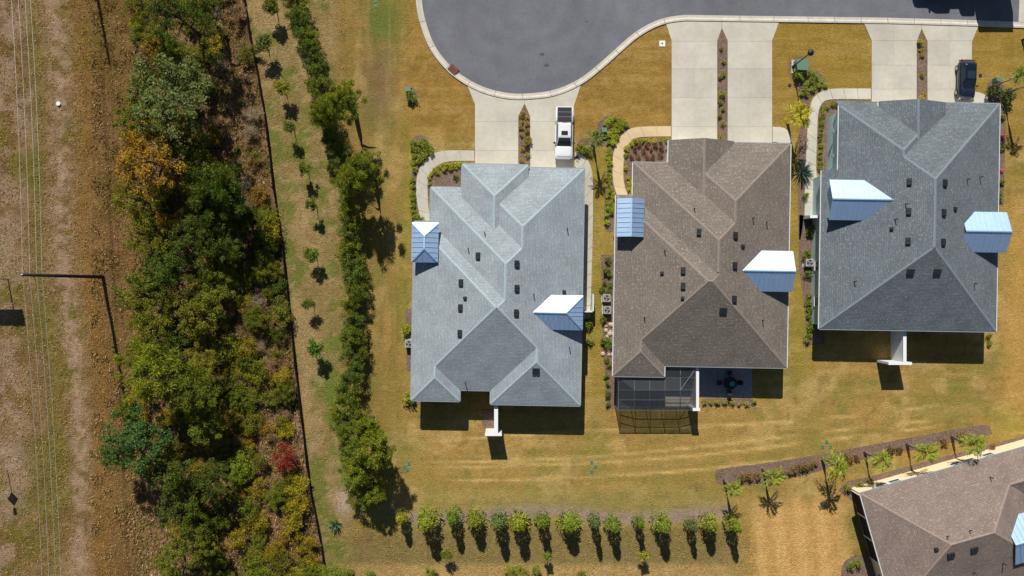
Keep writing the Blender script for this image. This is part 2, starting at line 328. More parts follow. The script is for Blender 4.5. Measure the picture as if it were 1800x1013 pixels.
    rough = np.clip(.8 + .55 * sm(620, 540, X) + .2 * sm(895, 930, Y), 0, 1)
    return col, rough
gx = np.concatenate([np.array([-420, -250, -150, -100, -75]), np.arange(-61, 61.1, .3), np.array([75, 100, 150, 250, 420])])
gy = np.concatenate([np.array([-420, -250, -150, -100, -60, -42]), np.arange(-35, 35.1, .3), np.array([42, 60, 100, 150, 250, 420])])
GX, GY = np.meshgrid(gx, gy); px_, py_ = GX * S + 900, 506.5 - GY * S
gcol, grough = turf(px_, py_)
def berm(px, py):
    """ground is rough and slightly uneven in the thicket and the corridor"""
    return np.clip((np.asarray(fence_x(py)) - 6 - px) / 60, 0, 1) * .22 * (fbm(px, py, 40) - .5)
GZ = berm(px_, py_)
me = bpy.data.meshes.new('ground'); nx, ny = len(gx), len(gy)
vv = np.stack([GX, GY, GZ], -1).reshape(-1, 3)
ii = (np.arange(ny - 1)[:, None] * nx + np.arange(nx - 1)[None, :]).ravel()
me.from_pydata(vv.tolist(), [], np.stack([ii, ii + 1, ii + nx + 1, ii + nx], -1).tolist())
ca = me.color_attributes.new('turf', 'FLOAT_COLOR', 'POINT')
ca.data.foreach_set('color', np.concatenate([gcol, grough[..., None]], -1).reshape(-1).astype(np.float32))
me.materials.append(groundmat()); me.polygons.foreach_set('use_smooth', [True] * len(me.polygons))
tag(link('ground', me), kind='structure')

def flat(name, pts, z, m, thick=None, parent=None, kind='structure'):
    P = [tuple(U(*p).xy) for p in pts]
    o = MB().prism(P, z - (thick or .05), z).build(name, m, parent)
    if parent is None: tag(o, kind=kind)
    return o
# road with the bulb of the cul-de-sac: outer edge of the kerb
KO = smoothpath([(729, -60), (731, 0), (738, 40), (755, 85), (783, 122), (815, 147), (852, 165), (895, 174.5), (935, 174.5), (978, 168), (1022, 149), (1060, 120), (1088, 95), (1118, 69), (1147, 51), (1175, 41), (1205, 37)], 5) + [(1300, 38.5), (1420, 40), (1560, 42), (1700, 46), (1800, 50), (1880, 53)]
def offset(path, d):
    out = []
    for i in range(len(path)):
        a, b = path[max(i - 1, 0)], path[min(i + 1, len(path) - 1)]; dx, dy = b[0] - a[0], b[1] - a[1]; L = math.hypot(dx, dy)
        out.append((path[i][0] + dy / L * d, path[i][1] - dx / L * d))
    return out
KI, KM = offset(KO, 10.5), offset(KO, 6.0)
road_poly = [(p[0], p[1]) for p in offset(KO, 9)] + [(1880, -160), (729, -160)]
flat('road', road_poly, .02, M['asphalt'], .06)
road = bpy.data.objects['road']
for px, py, r_ in ((953, 96, 4.2), (961, 115, 4.6), (1031, 38, 2), (1040, 100, 1.6), (829, 91, 1.4)):
    pts = [(px + r_ * (1 + .25 * math.sin(3 * a + px)) * math.cos(a), py + r_ * .8 * (1 + .2 * math.cos(2 * a)) * math.sin(a)) for a in [2 * math.pi * k / 12 for k in range(12)]]
    flat('tar_patch', pts, .026, M['patch'], .01, road)
flat('concrete_apron', [(1793, -40), (1850, -40), (1850, 41), (1790, 39)], .05, M['concrete2'], .06, road)
kb = tag(empty('kerb'), kind='structure')
acc = 0; start = 0; segs = []
for i in range(1, len(KO)):
    acc += math.dist(KO[i - 1], KO[i])
    if acc > 46 or i == len(KO) - 1: segs.append((start, i)); start = i; acc = 0
# straight stretch: cut long segments
def lerp(a, b, t): return (a[0] + (b[0] - a[0]) * t, a[1] + (b[1] - a[1]) * t)
fine = []
for a, b in segs:
    n = max(1, round(sum(math.dist(KO[i], KO[i + 1]) for i in range(a, b)) / 52)) if b - a == 1 else 1
    for k in range(n):
        if b - a == 1: fine.append([[lerp(q[a], q[b], k / n), lerp(q[a], q[b], (k + 1) / n)] for q in (KO, KM, KI)])
        else: fine.append([[q[i] for i in range(a, b + 1)] for q in (KO, KM, KI)])
for seg in fine:
    o_, m_, i_ = seg
    def shrink(q):
        q = list(q); q[0] = lerp(q[0], q[1], min(.4, .35 / max(math.dist(q[0], q[1]), .1))); q[-1] = lerp(q[-1], q[-2], min(.4, .35 / max(math.dist(q[-1], q[-2]), .1))); return q
    o_, m_, i_ = shrink(o_), shrink(m_), shrink(i_); mb = MB()
    mid = lerp(o_[len(o_) // 2], i_[len(i_) // 2], .5)
    inlet = abs(mid[0] - 797) < 24 and abs(mid[1] - 126) < 24
    L = [[tuple(U(*p).xy) for p in q] for q in (o_, [lerp(a, b, .5) for a, b in zip(o_, m_)], m_, i_)]; Z = [.11, .12, .035, .032]
    for r_ in range(3):
        for k in range(len(o_) - 1):
            mb.poly([(*L[r_][k], Z[r_]), (*L[r_ + 1][k], Z[r_ + 1]), (*L[r_ + 1][k + 1], Z[r_ + 1]), (*L[r_][k + 1], Z[r_])][::1])
    for k in range(len(o_) - 1): mb.poly([(*L[0][k], -.1), (*L[0][k], .11), (*L[0][k + 1], .11), (*L[0][k + 1], -.1)])
    for e in (0, -1): mb.poly([(*L[0][e], -.1), (*L[0][e], .11), (*L[1][e], .12), (*L[2][e], .035), (*L[3][e], .032), (*L[3][e], -.1)])
    mb.build('kerb_segment', M['kerb'], kb)
# storm drain set in the kerb
dr = empty('storm_drain', U(797, 123)); dr.rotation_euler = (0, 0, R(-42)); tag(dr, 'rusty brown storm drain set in the kerb of the cul-de-sac', 'drain')
MB().box(-.55, .55, -.42, .42, .04, .15).build('drain_frame', M['rust'], dr)
for k in range(6): MB().box(-.5 + k * .17, -.41 + k * .17, -.36, .1, .15, .17).build('grate_bar', M['rust'], dr)

# ------------------------------------------------------------------ driveways, slab by slab
def slabs(parent, lane, xs, ys, mats, gap=.3, z=.045):
    xs = [-1e4] + xs + [1e4]; ys = [-1e4] + ys + [1e4]
    for i in range(len(xs) - 1):
        for j in range(len(ys) - 1):
            p = list(lane)
            for (a, b, c) in ((1, 0, -xs[i] - gap / 2), (-1, 0, xs[i + 1] - gap / 2), (0, 1, -ys[j] - gap / 2), (0, -1, ys[j + 1] - gap / 2)):
                p = clip(p, a, b, c)
                if len(p) < 3: break
            if len(p) > 2 and area(p) > 20:
                MB().prism([tuple(U(*q).xy) for q in p], -.08, z + random.uniform(-.004, .004)).build('slab', random.choice(mats), parent)
def kerb_y(x, side=1):
    c = [(p[0], p[1]) for p in KO]
    best = None
    for a, b in zip(c[:-1], c[1:]):
        if (a[0] - x) * (b[0] - x) <= 0 and a[0] != b[0]:
            y = a[1] + (b[1] - a[1]) * (x - a[0]) / (b[0] - a[0]); best = y if best is None else max(best, y)
    return best + .6
def top_edge(x0, x1, n=9): return [(x, kerb_y(x)) for x in np.linspace(x0, x1, n)]
MC = [M['concrete'], M['concrete2'], M['concrete3'], M['concrete']]
def driveway(L, px, Rr, tip, house_y, joints, flare):
    """two lanes either side of a planting strip"""
    d = tag(empty('driveway'), kind='structure')
    (xl, fl), (xr, fr), (pl, pr) = L, Rr, px
    yfl, yfr = flare
    left = top_edge(fl, tip[0]) + [(tip[0], tip[1]), (pl, tip[1] + 22), (pl, house_y), (xl, house_y), (xl, yfl)]
    right = top_edge(tip[0] + .5, fr) + [(xr, yfr), (xr, house_y), (pr, house_y), (pr, tip[1] + 22), (tip[0] + .5, tip[1])]
    # lanes are convex enough once cut into the flare and the straight part
    for lane, xs in ((left, [(xl + pl) / 2]), (right, [(pr + xr) / 2])):
        slabs(d, lane, xs, joints, MC)
        MB().prism([tuple(U(*q).xy) for q in lane], -.09, .028).build('joint_filler', M['concrete3'], d)
    return d
driveway((835, 822), (911, 932), (1009, 1021), (922, 183), 315, [214, 265], (184, 186))
driveway((1180.5, 1171), (1260.5, 1279), (1357, 1369), (1268.5, 50), 265, [73, 121.5, 172, 223], (72, 72))
driveway((1532, 1519), (1611, 1630), (1708, 1719), (1619.5, 51), 195, [72, 115, 157], (72, 74))
def walkway(outer, inner, m, step=24):
    p = tag(empty('walkway'), kind='structure')
    n = 40
    def resample(q):
        q = smoothpath(q, 6); d = [0]
        for a, b in zip(q[:-1], q[1:]): d.append(d[-1] + math.dist(a, b))
        return [(np.interp(t, d, [a[0] for a in q]), np.interp(t, d, [a[1] for a in q])) for t in np.linspace(0, d[-1], n)], d[-1]
    o, L1 = resample(outer); i_, L2 = resample(inner); k = max(2, round((L1 + L2) / 2 / step)); cut = [round(j * (n - 1) / k) for j in range(k + 1)]
    for a, b in zip(cut[:-1], cut[1:]):
        oo, ii = o[a:b + 1], i_[a:b + 1]
        oo = list(oo); ii = list(ii); oo[0] = lerp(oo[0], oo[1], .07); ii[0] = lerp(ii[0], ii[1], .07)
        mb = MB(); P = [tuple(U(*q).xy) for q in oo]; Q = [tuple(U(*q).xy) for q in ii]; z = .045
        for j in range(len(P) - 1): mb.poly([(*P[j], z), (*P[j + 1], z), (*Q[j + 1], z), (*Q[j], z)])
        ring = P + Q[::-1]
        for j in range(len(ring)): a_, b_ = ring[j], ring[(j + 1) % len(ring)]; mb.poly([(*a_, -.05), (*b_, -.05), (*b_, z), (*a_, z)])
        mb.build('slab', m, p)
walkway([(834, 265), (785, 265), (760, 272), (741, 290), (733, 312), (731.5, 340), (735, 366), (742, 396)], [(834, 283), (790, 284), (768, 292), (756, 307), (752, 325), (752, 350), (754, 370), (762, 396)], M['concrete3'])
walkway([(1179.5, 222), (1118, 224), (1096, 235), (1082, 256), (1077, 282), (1077, 310), (1080, 330), (1088, 352)], [(1179.5, 240), (1122, 242), (1106, 252), (1098, 270), (1095.5, 300), (1098, 328), (1108, 352)], M['tan_concrete'])
walkway([(1531, 156), (1458, 157), (1433, 169), (1424, 188), (1420, 218), (1417, 270), (1415, 320), (1414, 379)], [(1531, 175), (1462, 175), (1445, 182), (1438, 200), (1436, 240), (1434.5, 300), (1441, 340), (1446, 379)], M['concrete2'])
walkway([(1010, 267), (1028, 276), (1038, 292), (1042, 318), (1042, 400), (1040, 480), (1037, 560)], [(1010, 292), (1014, 296), (1016, 304), (1017, 320), (1017, 400), (1016, 480), (1014, 560)], M['concrete3'])
walkway([(1358, 223.5), (1375, 224.5), (1386, 232), (1392, 250)], [(1358, 250), (1364, 250), (1370, 252), (1374, 256)], M['concrete2'])
walkway([(1709, 161), (1722, 163), (1733, 169), (1739, 184)], [(1709, 186), (1714, 188), (1719, 189), (1724, 190)], M['concrete2'])

# ------------------------------------------------------------------ planting beds
def bed(pts, curved=True, z=.028):
    pts = smoothpath(pts + [pts[0]], 3)[:-1] if curved else pts
    P = [tuple(U(*p).xy) for p in pts]; mb = MB()
    mb.poly([(*p, z) for p in (P if sum(P[i][0] * P[(i + 1) % len(P)][1] - P[(i + 1) % len(P)][0] * P[i][1] for i in range(len(P))) > 0 else P[::-1])])
    for i in range(len(P)): a, b = P[i], P[(i + 1) % len(P)]; mb.poly([(*a, -.05), (*b, -.05), (*b, z), (*a, z)])
    return tag(mb.build('mulch_bed', M['mulch']), kind='structure')
bed([(726, 388), (724, 300), (723, 262), (725, 245), (734, 238), (746, 240), (757, 255), (764, 267), (745, 283), (735, 303), (732, 340), (736, 366), (742, 388)])
bed([(813, 285), (790, 285), (769, 293), (757, 307), (752.5, 325), (753, 350), (760, 380), (775, 380), (775, 345), (830, 345), (830, 300)], False)
bed([(922, 185), (931.5, 206), (931.5, 305), (911.5, 305), (911.5, 206)], False)
bed([(1268.5, 53), (1278.5, 75), (1278.5, 262), (1261, 262), (1261, 75)], False)
bed([(1619.5, 54), (1629.5, 76), (1629.5, 192), (1611.5, 192), (1611.5, 76)], False)
bed([(1180, 242), (1122, 243), (1107, 252), (1099, 272), (1096.5, 300), (1099, 328), (1110, 350), (1130, 350), (1130, 295), (1190, 295), (1190, 250)], False)
bed([(1048, 226), (1058, 209), (1076, 203), (1098, 209), (1108, 225), (1092, 237), (1080, 258), (1076.5, 284), (1076.5, 312), (1080, 334), (1087, 352), (1087, 400), (1064, 402), (1063, 350), (1067, 300), (1066, 258), (1052, 243)])
bed([(1012, 262), (1016, 250), (1027, 244), (1044, 246), (1050, 256), (1040, 268), (1028, 272)])
bed([(1056, 448), (1085, 448), (1085, 715), (1068, 722), (1064, 670), (1060, 600)], False)
bed([(1438, 192), (1446, 182), (1463, 176), (1531, 176), (1531, 200), (1470, 205), (1462, 305), (1436, 305)], False)
bed([(1386, 112), (1398, 101), (1416, 103), (1423, 122), (1441, 128), (1454, 148), (1438, 160), (1426, 172), (1419.5, 195), (1417, 260), (1414.5, 320), (1413, 380), (1404, 420), (1404, 260), (1410, 190), (1398, 150), (1388, 130)])
bed([(1405, 378), (1447, 384), (1450, 605), (1420, 606), (1412, 520), (1404, 470)], False)
bed([(1256, 832), (1268, 824), (1340, 815), (1440, 799), (1560, 777), (1700, 751), (1734, 748), (1741, 756), (1735, 766), (1640, 784), (1500, 811), (1400, 838), (1300, 853), (1264, 850)])
bed([(1474, 862), (1490, 846), (1530, 838), (1640, 808), (1800, 766), (1850, 752), (1850, 790), (1545, 875), (1505, 885), (1492, 875)], False)
bed([(1477, 1040), (1480, 997), (1492, 982), (1512, 976), (1545, 985), (1545, 1040)])
bed([(1732, 165), (1736, 146), (1748, 138), (1760, 145), (1768, 165), (1756, 178), (1740, 176)])
bed([(1745, 182), (1768, 182), (1764, 360), (1745, 360)], False)
bed([(713, 543), (735, 543), (735, 652), (715, 652)], False)
bed([(713, 160), (722, 153), (733, 162), (733, 180), (722, 186), (714, 176)])
bed([(722, 698), (745, 698), (738, 712), (724, 712)], False); bed([(846, 720), (868, 720), (868, 752), (848, 752)], False)
bed([(1236, 701), (1328, 701), (1328, 714), (1236, 714)], False)

# ------------------------------------------------------------------ hip roofs: the upper envelope of overlapping hipped blocks
K = (H - 3.2) / H / S; PITCH = .38
class Block:
    def __init__(s, x0, x1, y0, y1, z=3.2, p=PITCH, L=1, R_=1, F=1, B=1, k=K):
        """local photo pixels (y down): x0..x1, front y0 (towards the street), back y1; a side is 1, 0 (gable) or (z, pitch)"""
        s.x0, s.x1, s.y1, s.y0 = x0 * k, x1 * k, -y0 * k, -y1 * k
        s.rect = [(s.x0, s.y0), (s.x1, s.y0), (s.x1, s.y1), (s.x0, s.y1)]
        s.pl = {}
        for nm, on, a, b, c in (('L', L, 1, 0, -s.x0), ('R', R_, -1, 0, s.x1), ('F', F, 0, -1, s.y1), ('B', B, 0, 1, -s.y0)):
            if on == 0: continue
            zz, pp = (z, p) if on == 1 else on
            s.pl[nm] = (a * pp, b * pp, c * pp + zz)
    def inside(s, x, y): return s.x0 <= x <= s.x1 and s.y0 <= y <= s.y1
    def h(s, x, y): return min([a * x + b * y + c for a, b, c in s.pl.values()])
    def halfs(s, A, eps):
        """half-planes of the region where this block is above plane A (+eps)"""
        out = [(1, 0, -s.x0), (-1, 0, s.x1), (0, 1, -s.y0), (0, -1, s.y1)]
        for q in s.pl.values():
            d = (q[0] - A[0], q[1] - A[1], q[2] - A[2] - eps)
            out.append(d)
        return out
def subtract(poly, halfs):
    res = []; rem = poly
    for a, b, c in halfs:
        if abs(a) < 1e-9 and abs(b) < 1e-9:
            if c < 0: return [poly]
            continue
        o = clip(rem, -a, -b, -c)
        if len(o) > 2 and area(o) > 1e-4: res.append(o)
        rem = clip(rem, a, b, c)
        if len(rem) < 3 or area(rem) < 1e-4: return res if area(rem) > 0 or res else [poly]
    return res
def faces_of(blocks, others=()):
    out = []
    for i, b in enumerate(blocks):
        for nm, A in b.pl.items():
            p = list(b.rect)
            for q in b.pl.values():
                if q is not A: p = clip(p, q[0] - A[0], q[1] - A[1], q[2] - A[2])
                if len(p) < 3: break
            if len(p) < 3: continue
            ps = [p]
            for j, o in enumerate(blocks):
                if j == i: continue
                ps = [r for q in ps for r in subtract(q, o.halfs(A, -1e-4 if j < i else 1e-4))]
            for o in others: ps = [r for q in ps for r in subtract(q, o.halfs(A, 0))]
            for q in ps:
                if area(q) > .003: out.append((nm, A, q))
    return out
def roof_h(blocks, x, y): return max([b.h(x, y) for b in blocks if b.inside(x, y)] or [0])
def roof_mesh(fs, th=.16):
    mb = MB()
    for nm, A, q in fs:
        z = lambda p: A[0] * p[0] + A[1] * p[1] + A[2]
        if sum(q[i][0] * q[(i + 1) % len(q)][1] - q[(i + 1) % len(q)][0] * q[i][1] for i in range(len(q))) < 0: q = q[::-1]
        g = math.hypot(A[0], A[1]); k = math.sqrt(1 + g * g)
        uv = [((p[0] * -A[1] + p[1] * A[0]) / g, (p[0] * A[0] + p[1] * A[1]) / g * k) for p in q]
        mb.poly([(p[0], p[1], z(p)) for p in q], uv); mb.poly([(p[0], p[1], z(p) - th) for p in q[::-1]], uv[::-1])
    return mb
def ridge_lines(blocks):
    """hips and ridges of every block, less what lies under the other blocks"""
    segs = []
    for i, b in enumerate(blocks):
        names = list(b.pl)
        for u in range(len(names)):
            for v in range(u + 1, len(names)):
                P, Q = b.pl[names[u]], b.pl[names[v]]; d = (P[0] - Q[0], P[1] - Q[1], P[2] - Q[2])
                n = math.hypot(d[0], d[1])
                if n < 1e-6: continue
                p0 = (-d[0] * d[2] / n / n, -d[1] * d[2] / n / n); t = (-d[1] / n, d[0] / n)
                iv = [(-200, 200)]
                def cut(iv, hs, keep):
                    lo, hi = -1e3, 1e3
                    for a, bb, c in hs:
                        A = a * t[0] + bb * t[1]; B = a * p0[0] + bb * p0[1] + c
                        if abs(A) < 1e-9:
                            if B < 0: lo, hi = 1, -1
                        elif A > 0: lo = max(lo, -B / A)
                        else: hi = min(hi, -B / A)
                    out = []
                    for x, y in iv:
                        if keep:
                            if max(x, lo) < min(y, hi): out.append((max(x, lo), min(y, hi)))
                        elif lo >= hi or hi <= x or lo >= y: out.append((x, y))
                        else:
                            if x < lo: out.append((x, lo))
                            if hi < y: out.append((hi, y))
                    return out
                iv = cut(iv, [(1, 0, -b.x0), (-1, 0, b.x1), (0, 1, -b.y0), (0, -1, b.y1)] + [(q[0] - P[0], q[1] - P[1], q[2] - P[2] + 1e-5) for q in b.pl.values() if q is not P and q is not Q], True)
                for j, o in enumerate(blocks):
                    if j != i and iv: iv = cut(iv, o.halfs(P, -1e-3 if j < i else 1e-3), False)
                for x, y in iv:
                    if y - x < .3: continue
                    N = max(6, int((y - x) / .12)); ok = []; nn = (-t[1], t[0]); dl = .04
                    for k in range(N + 1):
                        w_ = x + (y - x) * (.002 + .996 * k / N); q = (p0[0] + t[0] * w_, p0[1] + t[1] * w_)
                        hz = P[0] * q[0] + P[1] * q[1] + P[2]
                        ok.append(2 * hz - roof_h(blocks, q[0] + nn[0] * dl, q[1] + nn[1] * dl) - roof_h(blocks, q[0] - nn[0] * dl, q[1] - nn[1] * dl) > .004 and roof_h(blocks, *q) < hz + .003 and roof_h(blocks, q[0] + nn[0] * dl, q[1] + nn[1] * dl) > 1 and roof_h(blocks, q[0] - nn[0] * dl, q[1] - nn[1] * dl) > 1)
                    k = 0
                    while k <= N:
                        if not ok[k]: k += 1; continue
                        m_ = k
                        while m_ < N and ok[m_ + 1]: m_ += 1
                        if (m_ - k) * (y - x) / N > .3:
                            e = [(p0[0] + t[0] * w_, p0[1] + t[1] * w_) for w_ in (x + (y - x) * k / N, x + (y - x) * m_ / N)]
                            segs.append([Vector((q[0], q[1], P[0] * q[0] + P[1] * q[1] + P[2] + .02)) for q in e])
                        k = m_ + 1
    return segs
def metal_roof(parent, name, blk, main, pitch_seam=.52, label=None, wall_mat=None, wall_box=None):
    """a raised standing-seam roof: every metal panel is a piece of its own"""
    r_ = empty(name); r_.parent = parent
    if label: r_['label'] = label
    for nm, A, q in faces_of([blk], main):
        g = math.hypot(A[0], A[1]); t = (-A[1] / g, A[0] / g)
        ds = [p[0] * t[0] + p[1] * t[1] for p in q]; a, b = min(ds), max(ds); n = max(1, round((b - a) / pitch_seam)); st = (b - a) / n
        for k in range(n):
            p = clip(clip(q, t[0], t[1], -(a + k * st + .006)), -t[0], -t[1], a + (k + 1) * st - .006)
            if len(p) < 3 or area(p) < .01: continue
            if sum(p[i][0] * p[(i + 1) % len(p)][1] - p[(i + 1) % len(p)][0] * p[i][1] for i in range(len(p))) < 0: p = p[::-1]
            z = lambda w_: A[0] * w_[0] + A[1] * w_[1] + A[2]
            mb = MB(); T = [(w_[0], w_[1], z(w_)) for w_ in p]; B = [(w_[0], w_[1], z(w_) - .06) for w_ in p]
            mb.poly(T); mb.poly(B[::-1])
            for i in range(len(p)): j = (i + 1) % len(p); mb.poly([B[i], B[j], T[j], T[i]])
            # the standing seam along the panel's right edge
            e = [w_ for w_ in p if abs(w_[0] * t[0] + w_[1] * t[1] - (a + (k + 1) * st - .006)) < .002]
            o = mb.build('panel', M['white_metal'], r_)
            if len(e) >= 2 and k < n - 1:
                u, v = e[0], e[1]
                if math.dist(u, v) > .1: MB().bar((u[0], u[1], z(u) + .02), (v[0], v[1], z(v) + .02), .03, .05).build('seam', M['seam'], r_)
    for a, b in ridge_lines([blk]):
        mb = MB(); pts = []
        for k in range(25):
            p = a.lerp(b, k / 24); pts.append(p)
        vis = [p for p in pts if p.z - .02 >= roof_h(main, p.x, p.y) - .05]
        if len(vis) > 1: MB().bar(vis[0] + Vector((0, 0, .02)), vis[-1] + Vector((0, 0, .02)), .13, .05).build('ridge_cap', M['white_metal'], r_)
    if wall_mat:
        x0, x1, y0, y1 = wall_box or (blk.x0 + .3, blk.x1 - .3, blk.y0 + .3, blk.y1 - .3)
        zt = min(A[0] * 0 + 9 for A in [(0, 0, 0)])
        MB().box(x0, x1, y0, y1, .0, blk.ez - .06).build('wall', wall_mat, r_)
    return r_
def inset(poly, d):
    n = len(poly); ar = sum(poly[i][0] * poly[(i + 1) % n][1] - poly[(i + 1) % n][0] * poly[i][1] for i in range(n)); s = 1 if ar > 0 else -1; out = []
    for i in range(n):
        a, b, c = Vector(poly[i - 1]), Vector(poly[i]), Vector(poly[(i + 1) % n]); u, v = (b - a).normalized(), (c - b).normalized()
        n1, n2 = Vector((-u.y, u.x)) * s, Vector((-v.y, v.x)) * s
        k = n1 + n2; k = k / k.length_squared * 2 if k.length > 1e-6 else n1
        out.append(tuple(b + k * d / 1.0 * (1 if True else 1)) if abs(u.dot(v)) < .99 else tuple(b + n1 * d))
    return out
class House:
    def __init__(s, name, label, pivot, rot, blocks, outline, shing, wall, wall_h=3.05, gut=True):
        s.gut = gut
        p = U(*pivot, 3.2); s.e = empty(name, (p.x, p.y, 0), R(rot)); tag(s.e, label, 'house'); s.rot = R(rot); s.o = p
        s.b = blocks; fs = faces_of(blocks); s.roof = roof_mesh(fs).build('roof', shing, s.e)
        for a, b in ridge_lines(blocks):
            d_ = (b - a).xy.normalized(); nn = Vector((-d_.y, d_.x)) * .14; a2, b2 = a.lerp(b, .004), b.lerp(a, .004); mb = MB(); e = []
            for p_ in (a2, b2):
                row = []
                for sg in (1, -1):
                    q = p_.xy + nn * sg; hq = roof_h(blocks, q.x, q.y); row.append((q.x, q.y, (hq if abs(hq - p_.z) < .3 else p_.z - .05) + .015))
                e.append(row)
            mb.poly([a, b, e[1][1], e[0][1]]); mb.poly([b, a, e[0][0], e[1][0]])
            mb.build('ridge_cap', CAP[shing.name], s.roof)
        out = [(x * K, -y * K) for x, y in outline]; s.outline = out
        w_ = inset(out, .42); MB().prism(w_, -.1, wall_h).build('wall', wall, s.e); s.w = w_
        # white gutters hung along the eaves
        n = len(out)
        for i in range(n):
            a, b = Vector(out[i]), Vector(out[(i + 1) % n]); d = (b - a).normalized(); m = (a + b) / 2; nrm = Vector((d.y, -d.x))
            if not (roof_h(blocks, *(m + nrm * -.15)) > 1): nrm = -nrm
            za = min(roof_h(blocks, *(a + (b - a) * t - nrm * .06)) for t in (.2, .5, .8))
            zb = max(roof_h(blocks, *(a + (b - a) * t - nrm * .06)) for t in (.2, .5, .8))
            if za < 1 or zb - za > .15: continue
            o_ = nrm * .045
            MB().bar((*(a + d * .02 + o_), za - .11), (*(b - d * .02 + o_), za - .11), .085, .13).build('gutter', M['fascia'] if abs(d.y) > .5 and s.gut else M['gutter_grey'], s.e)
    def loc(s, px, py, h=None):
        z = 4.5 if h is None else h
        for _ in range(6):
            wv = U(px, py, z) - s.o; c, n = math.cos(-s.rot), math.sin(-s.rot); x, y = c * wv.x - n * wv.y, n * wv.x + c * wv.y
            if h is None: z = roof_h(s.b, x, y)
        return x, y, z
    def tilt(s, x, y):
        e = .1; gx_ = (roof_h(s.b, x + e, y) - roof_h(s.b, x - e, y)) / (2 * e); gy_ = (roof_h(s.b, x, y + e) - roof_h(s.b, x, y - e)) / (2 * e)
        n = Vector((-gx_, -gy_, 1)).normalized(); return Vector((0, 0, 1)).rotation_difference(n)
    def vents(s, lst):
        for kind, px, py in lst:
            x, y, z = s.loc(px, py)
            if kind == 'v':
                o = link('roof_vent', VENT, s.roof); 
            elif kind == 's': o = link('roof_vent', SVENT, s.roof)
            elif kind == 'q': o = link('square_vent', QVENT, s.roof)
            else: o = link('vent_pipe', PIPE, s.roof)
            o.location = (x, y, z); o.rotation_euler = (0, 0, 0) if kind == 'p' else s.tilt(x, y).to_euler()
    def metal(s, name, px0, px1, py0, py1, ez, label, wallm, pitch=.4, L=1, R_=1, F=1, B=1, wall_box=None):
        """rectangle in photo pixels measured at the metal eave level"""
        x0, y1, _ = s.loc(px0, py0, ez); x1, y0, _ = s.loc(px1, py1, ez)
        b = Block(0, 1, 0, 1, ez, pitch, L, R_, F, B); b.x0, b.x1, b.y0, b.y1 = x0, x1, y0, y1
        b.rect = [(x0, y0), (x1, y0), (x1, y1), (x0, y1)]; b.pl = {}; b.ez = ez
        for nm, on, a, bb, c in (('L', L, 1, 0, -x0), ('R', R_, -1, 0, x1), ('F', F, 0, -1, y1), ('B', B, 0, 1, -y0)):
            if on: b.pl[nm] = (a * pitch, bb * pitch, c * pitch + ez)
        r_ = metal_roof(s.e, name, b, s.b, .52, label, None)
        # walls under it, with gable ends closed
        i = .28; zr = max(b.h((x0 + x1) / 2, (y0 + y1) / 2), ez) - .08
        wx0, wx1, wy0, wy1 = x0 + i, x1 - i, y0 + i, y1 - i
        mb = MB().box(wx0, wx1, wy0, wy1, .0 if True else 0, ez - .05)
        if not R_:
            ym = (y0 + y1) / 2; mb.poly([(wx1, wy0, ez - .05), (wx1, wy1, ez - .05), (wx1, ym, zr)])
        if not L:
            ym = (y0 + y1) / 2; mb.poly([(wx0, wy1, ez - .05), (wx0, wy0, ez - .05), (wx0, ym, zr)])
        if not F:
            xm = (x0 + x1) / 2; mb.poly([(wx1, wy1, ez - .05), (wx0, wy1, ez - .05), (xm, wy1, zr)]); mb.poly([(wx0, wy0, ez - .05), (wx1, wy0, ez - .05), (xm, wy0, zr)])
        mb.build('wall', wallm, r_)
        return r_, b
    def window(s, x, y, z, wd, ht, ang, name='window'):
        """centre on the wall face, ang = outward direction in degrees"""
        o = link(name, WINFRAME, s.e); o.location = (x, y, z); o.rotation_euler = (0, 0, R(ang)); o.scale = (1, wd, ht)
        g = link('pane', WINPANE, o); return o
    def garage(s, x0, x1, y):
        d = empty('garage_door', ((x0 + x1) / 2, y, 0)); d.parent = s.e
        for k in range(4): MB().box(-(x1 - x0) / 2, (x1 - x0) / 2, 0, .05, .05 + k * .56, .58 + k * .56).build('door_panel', M['trim'], d)
def boxmesh(name, m, *bs):
    mb = MB()
    for b in bs: mb.box(*b)
    return mb.mesh(name, m)
VENT = boxmesh('roof_vent', M['vent'], (-.24, .24, -.36, .36, 0, .2), (-.2, .2, -.32, -.02, .2, .23), (-.2, .2, .02, .32, .2, .23))
SVENT = boxmesh('small_vent', M['skylight'], (-.18, .18, -.16, .16, 0, .2), (-.14, .14, -.12, .12, .2, .24))
QVENT = boxmesh('square_vent', M['vent'], (-.38, -.03, -.32, .32, 0, .16), (.03, .38, -.32, .32, 0, .16), (-.03, .03, -.3, .3, 0, .13))
PIPE = MB().tube([(0, 0, -.2), (0, 0, .55)], .055, 8).mesh('vent_pipe', M['vent'])
WINFRAME = boxmesh('window_frame', M['trim'], (0, .06, -.5, -.44, -.5, .5), (0, .06, .44, .5, -.5, .5), (0, .06, -.44, .44, .44, .5), (0, .09, -.44, .44, -.5, -.44), (0, .05, -.44, .44, -.02, .02))
WINPANE = boxmesh('pane', M['glass'], (.0, .03, -.44, .44, -.44, .44))

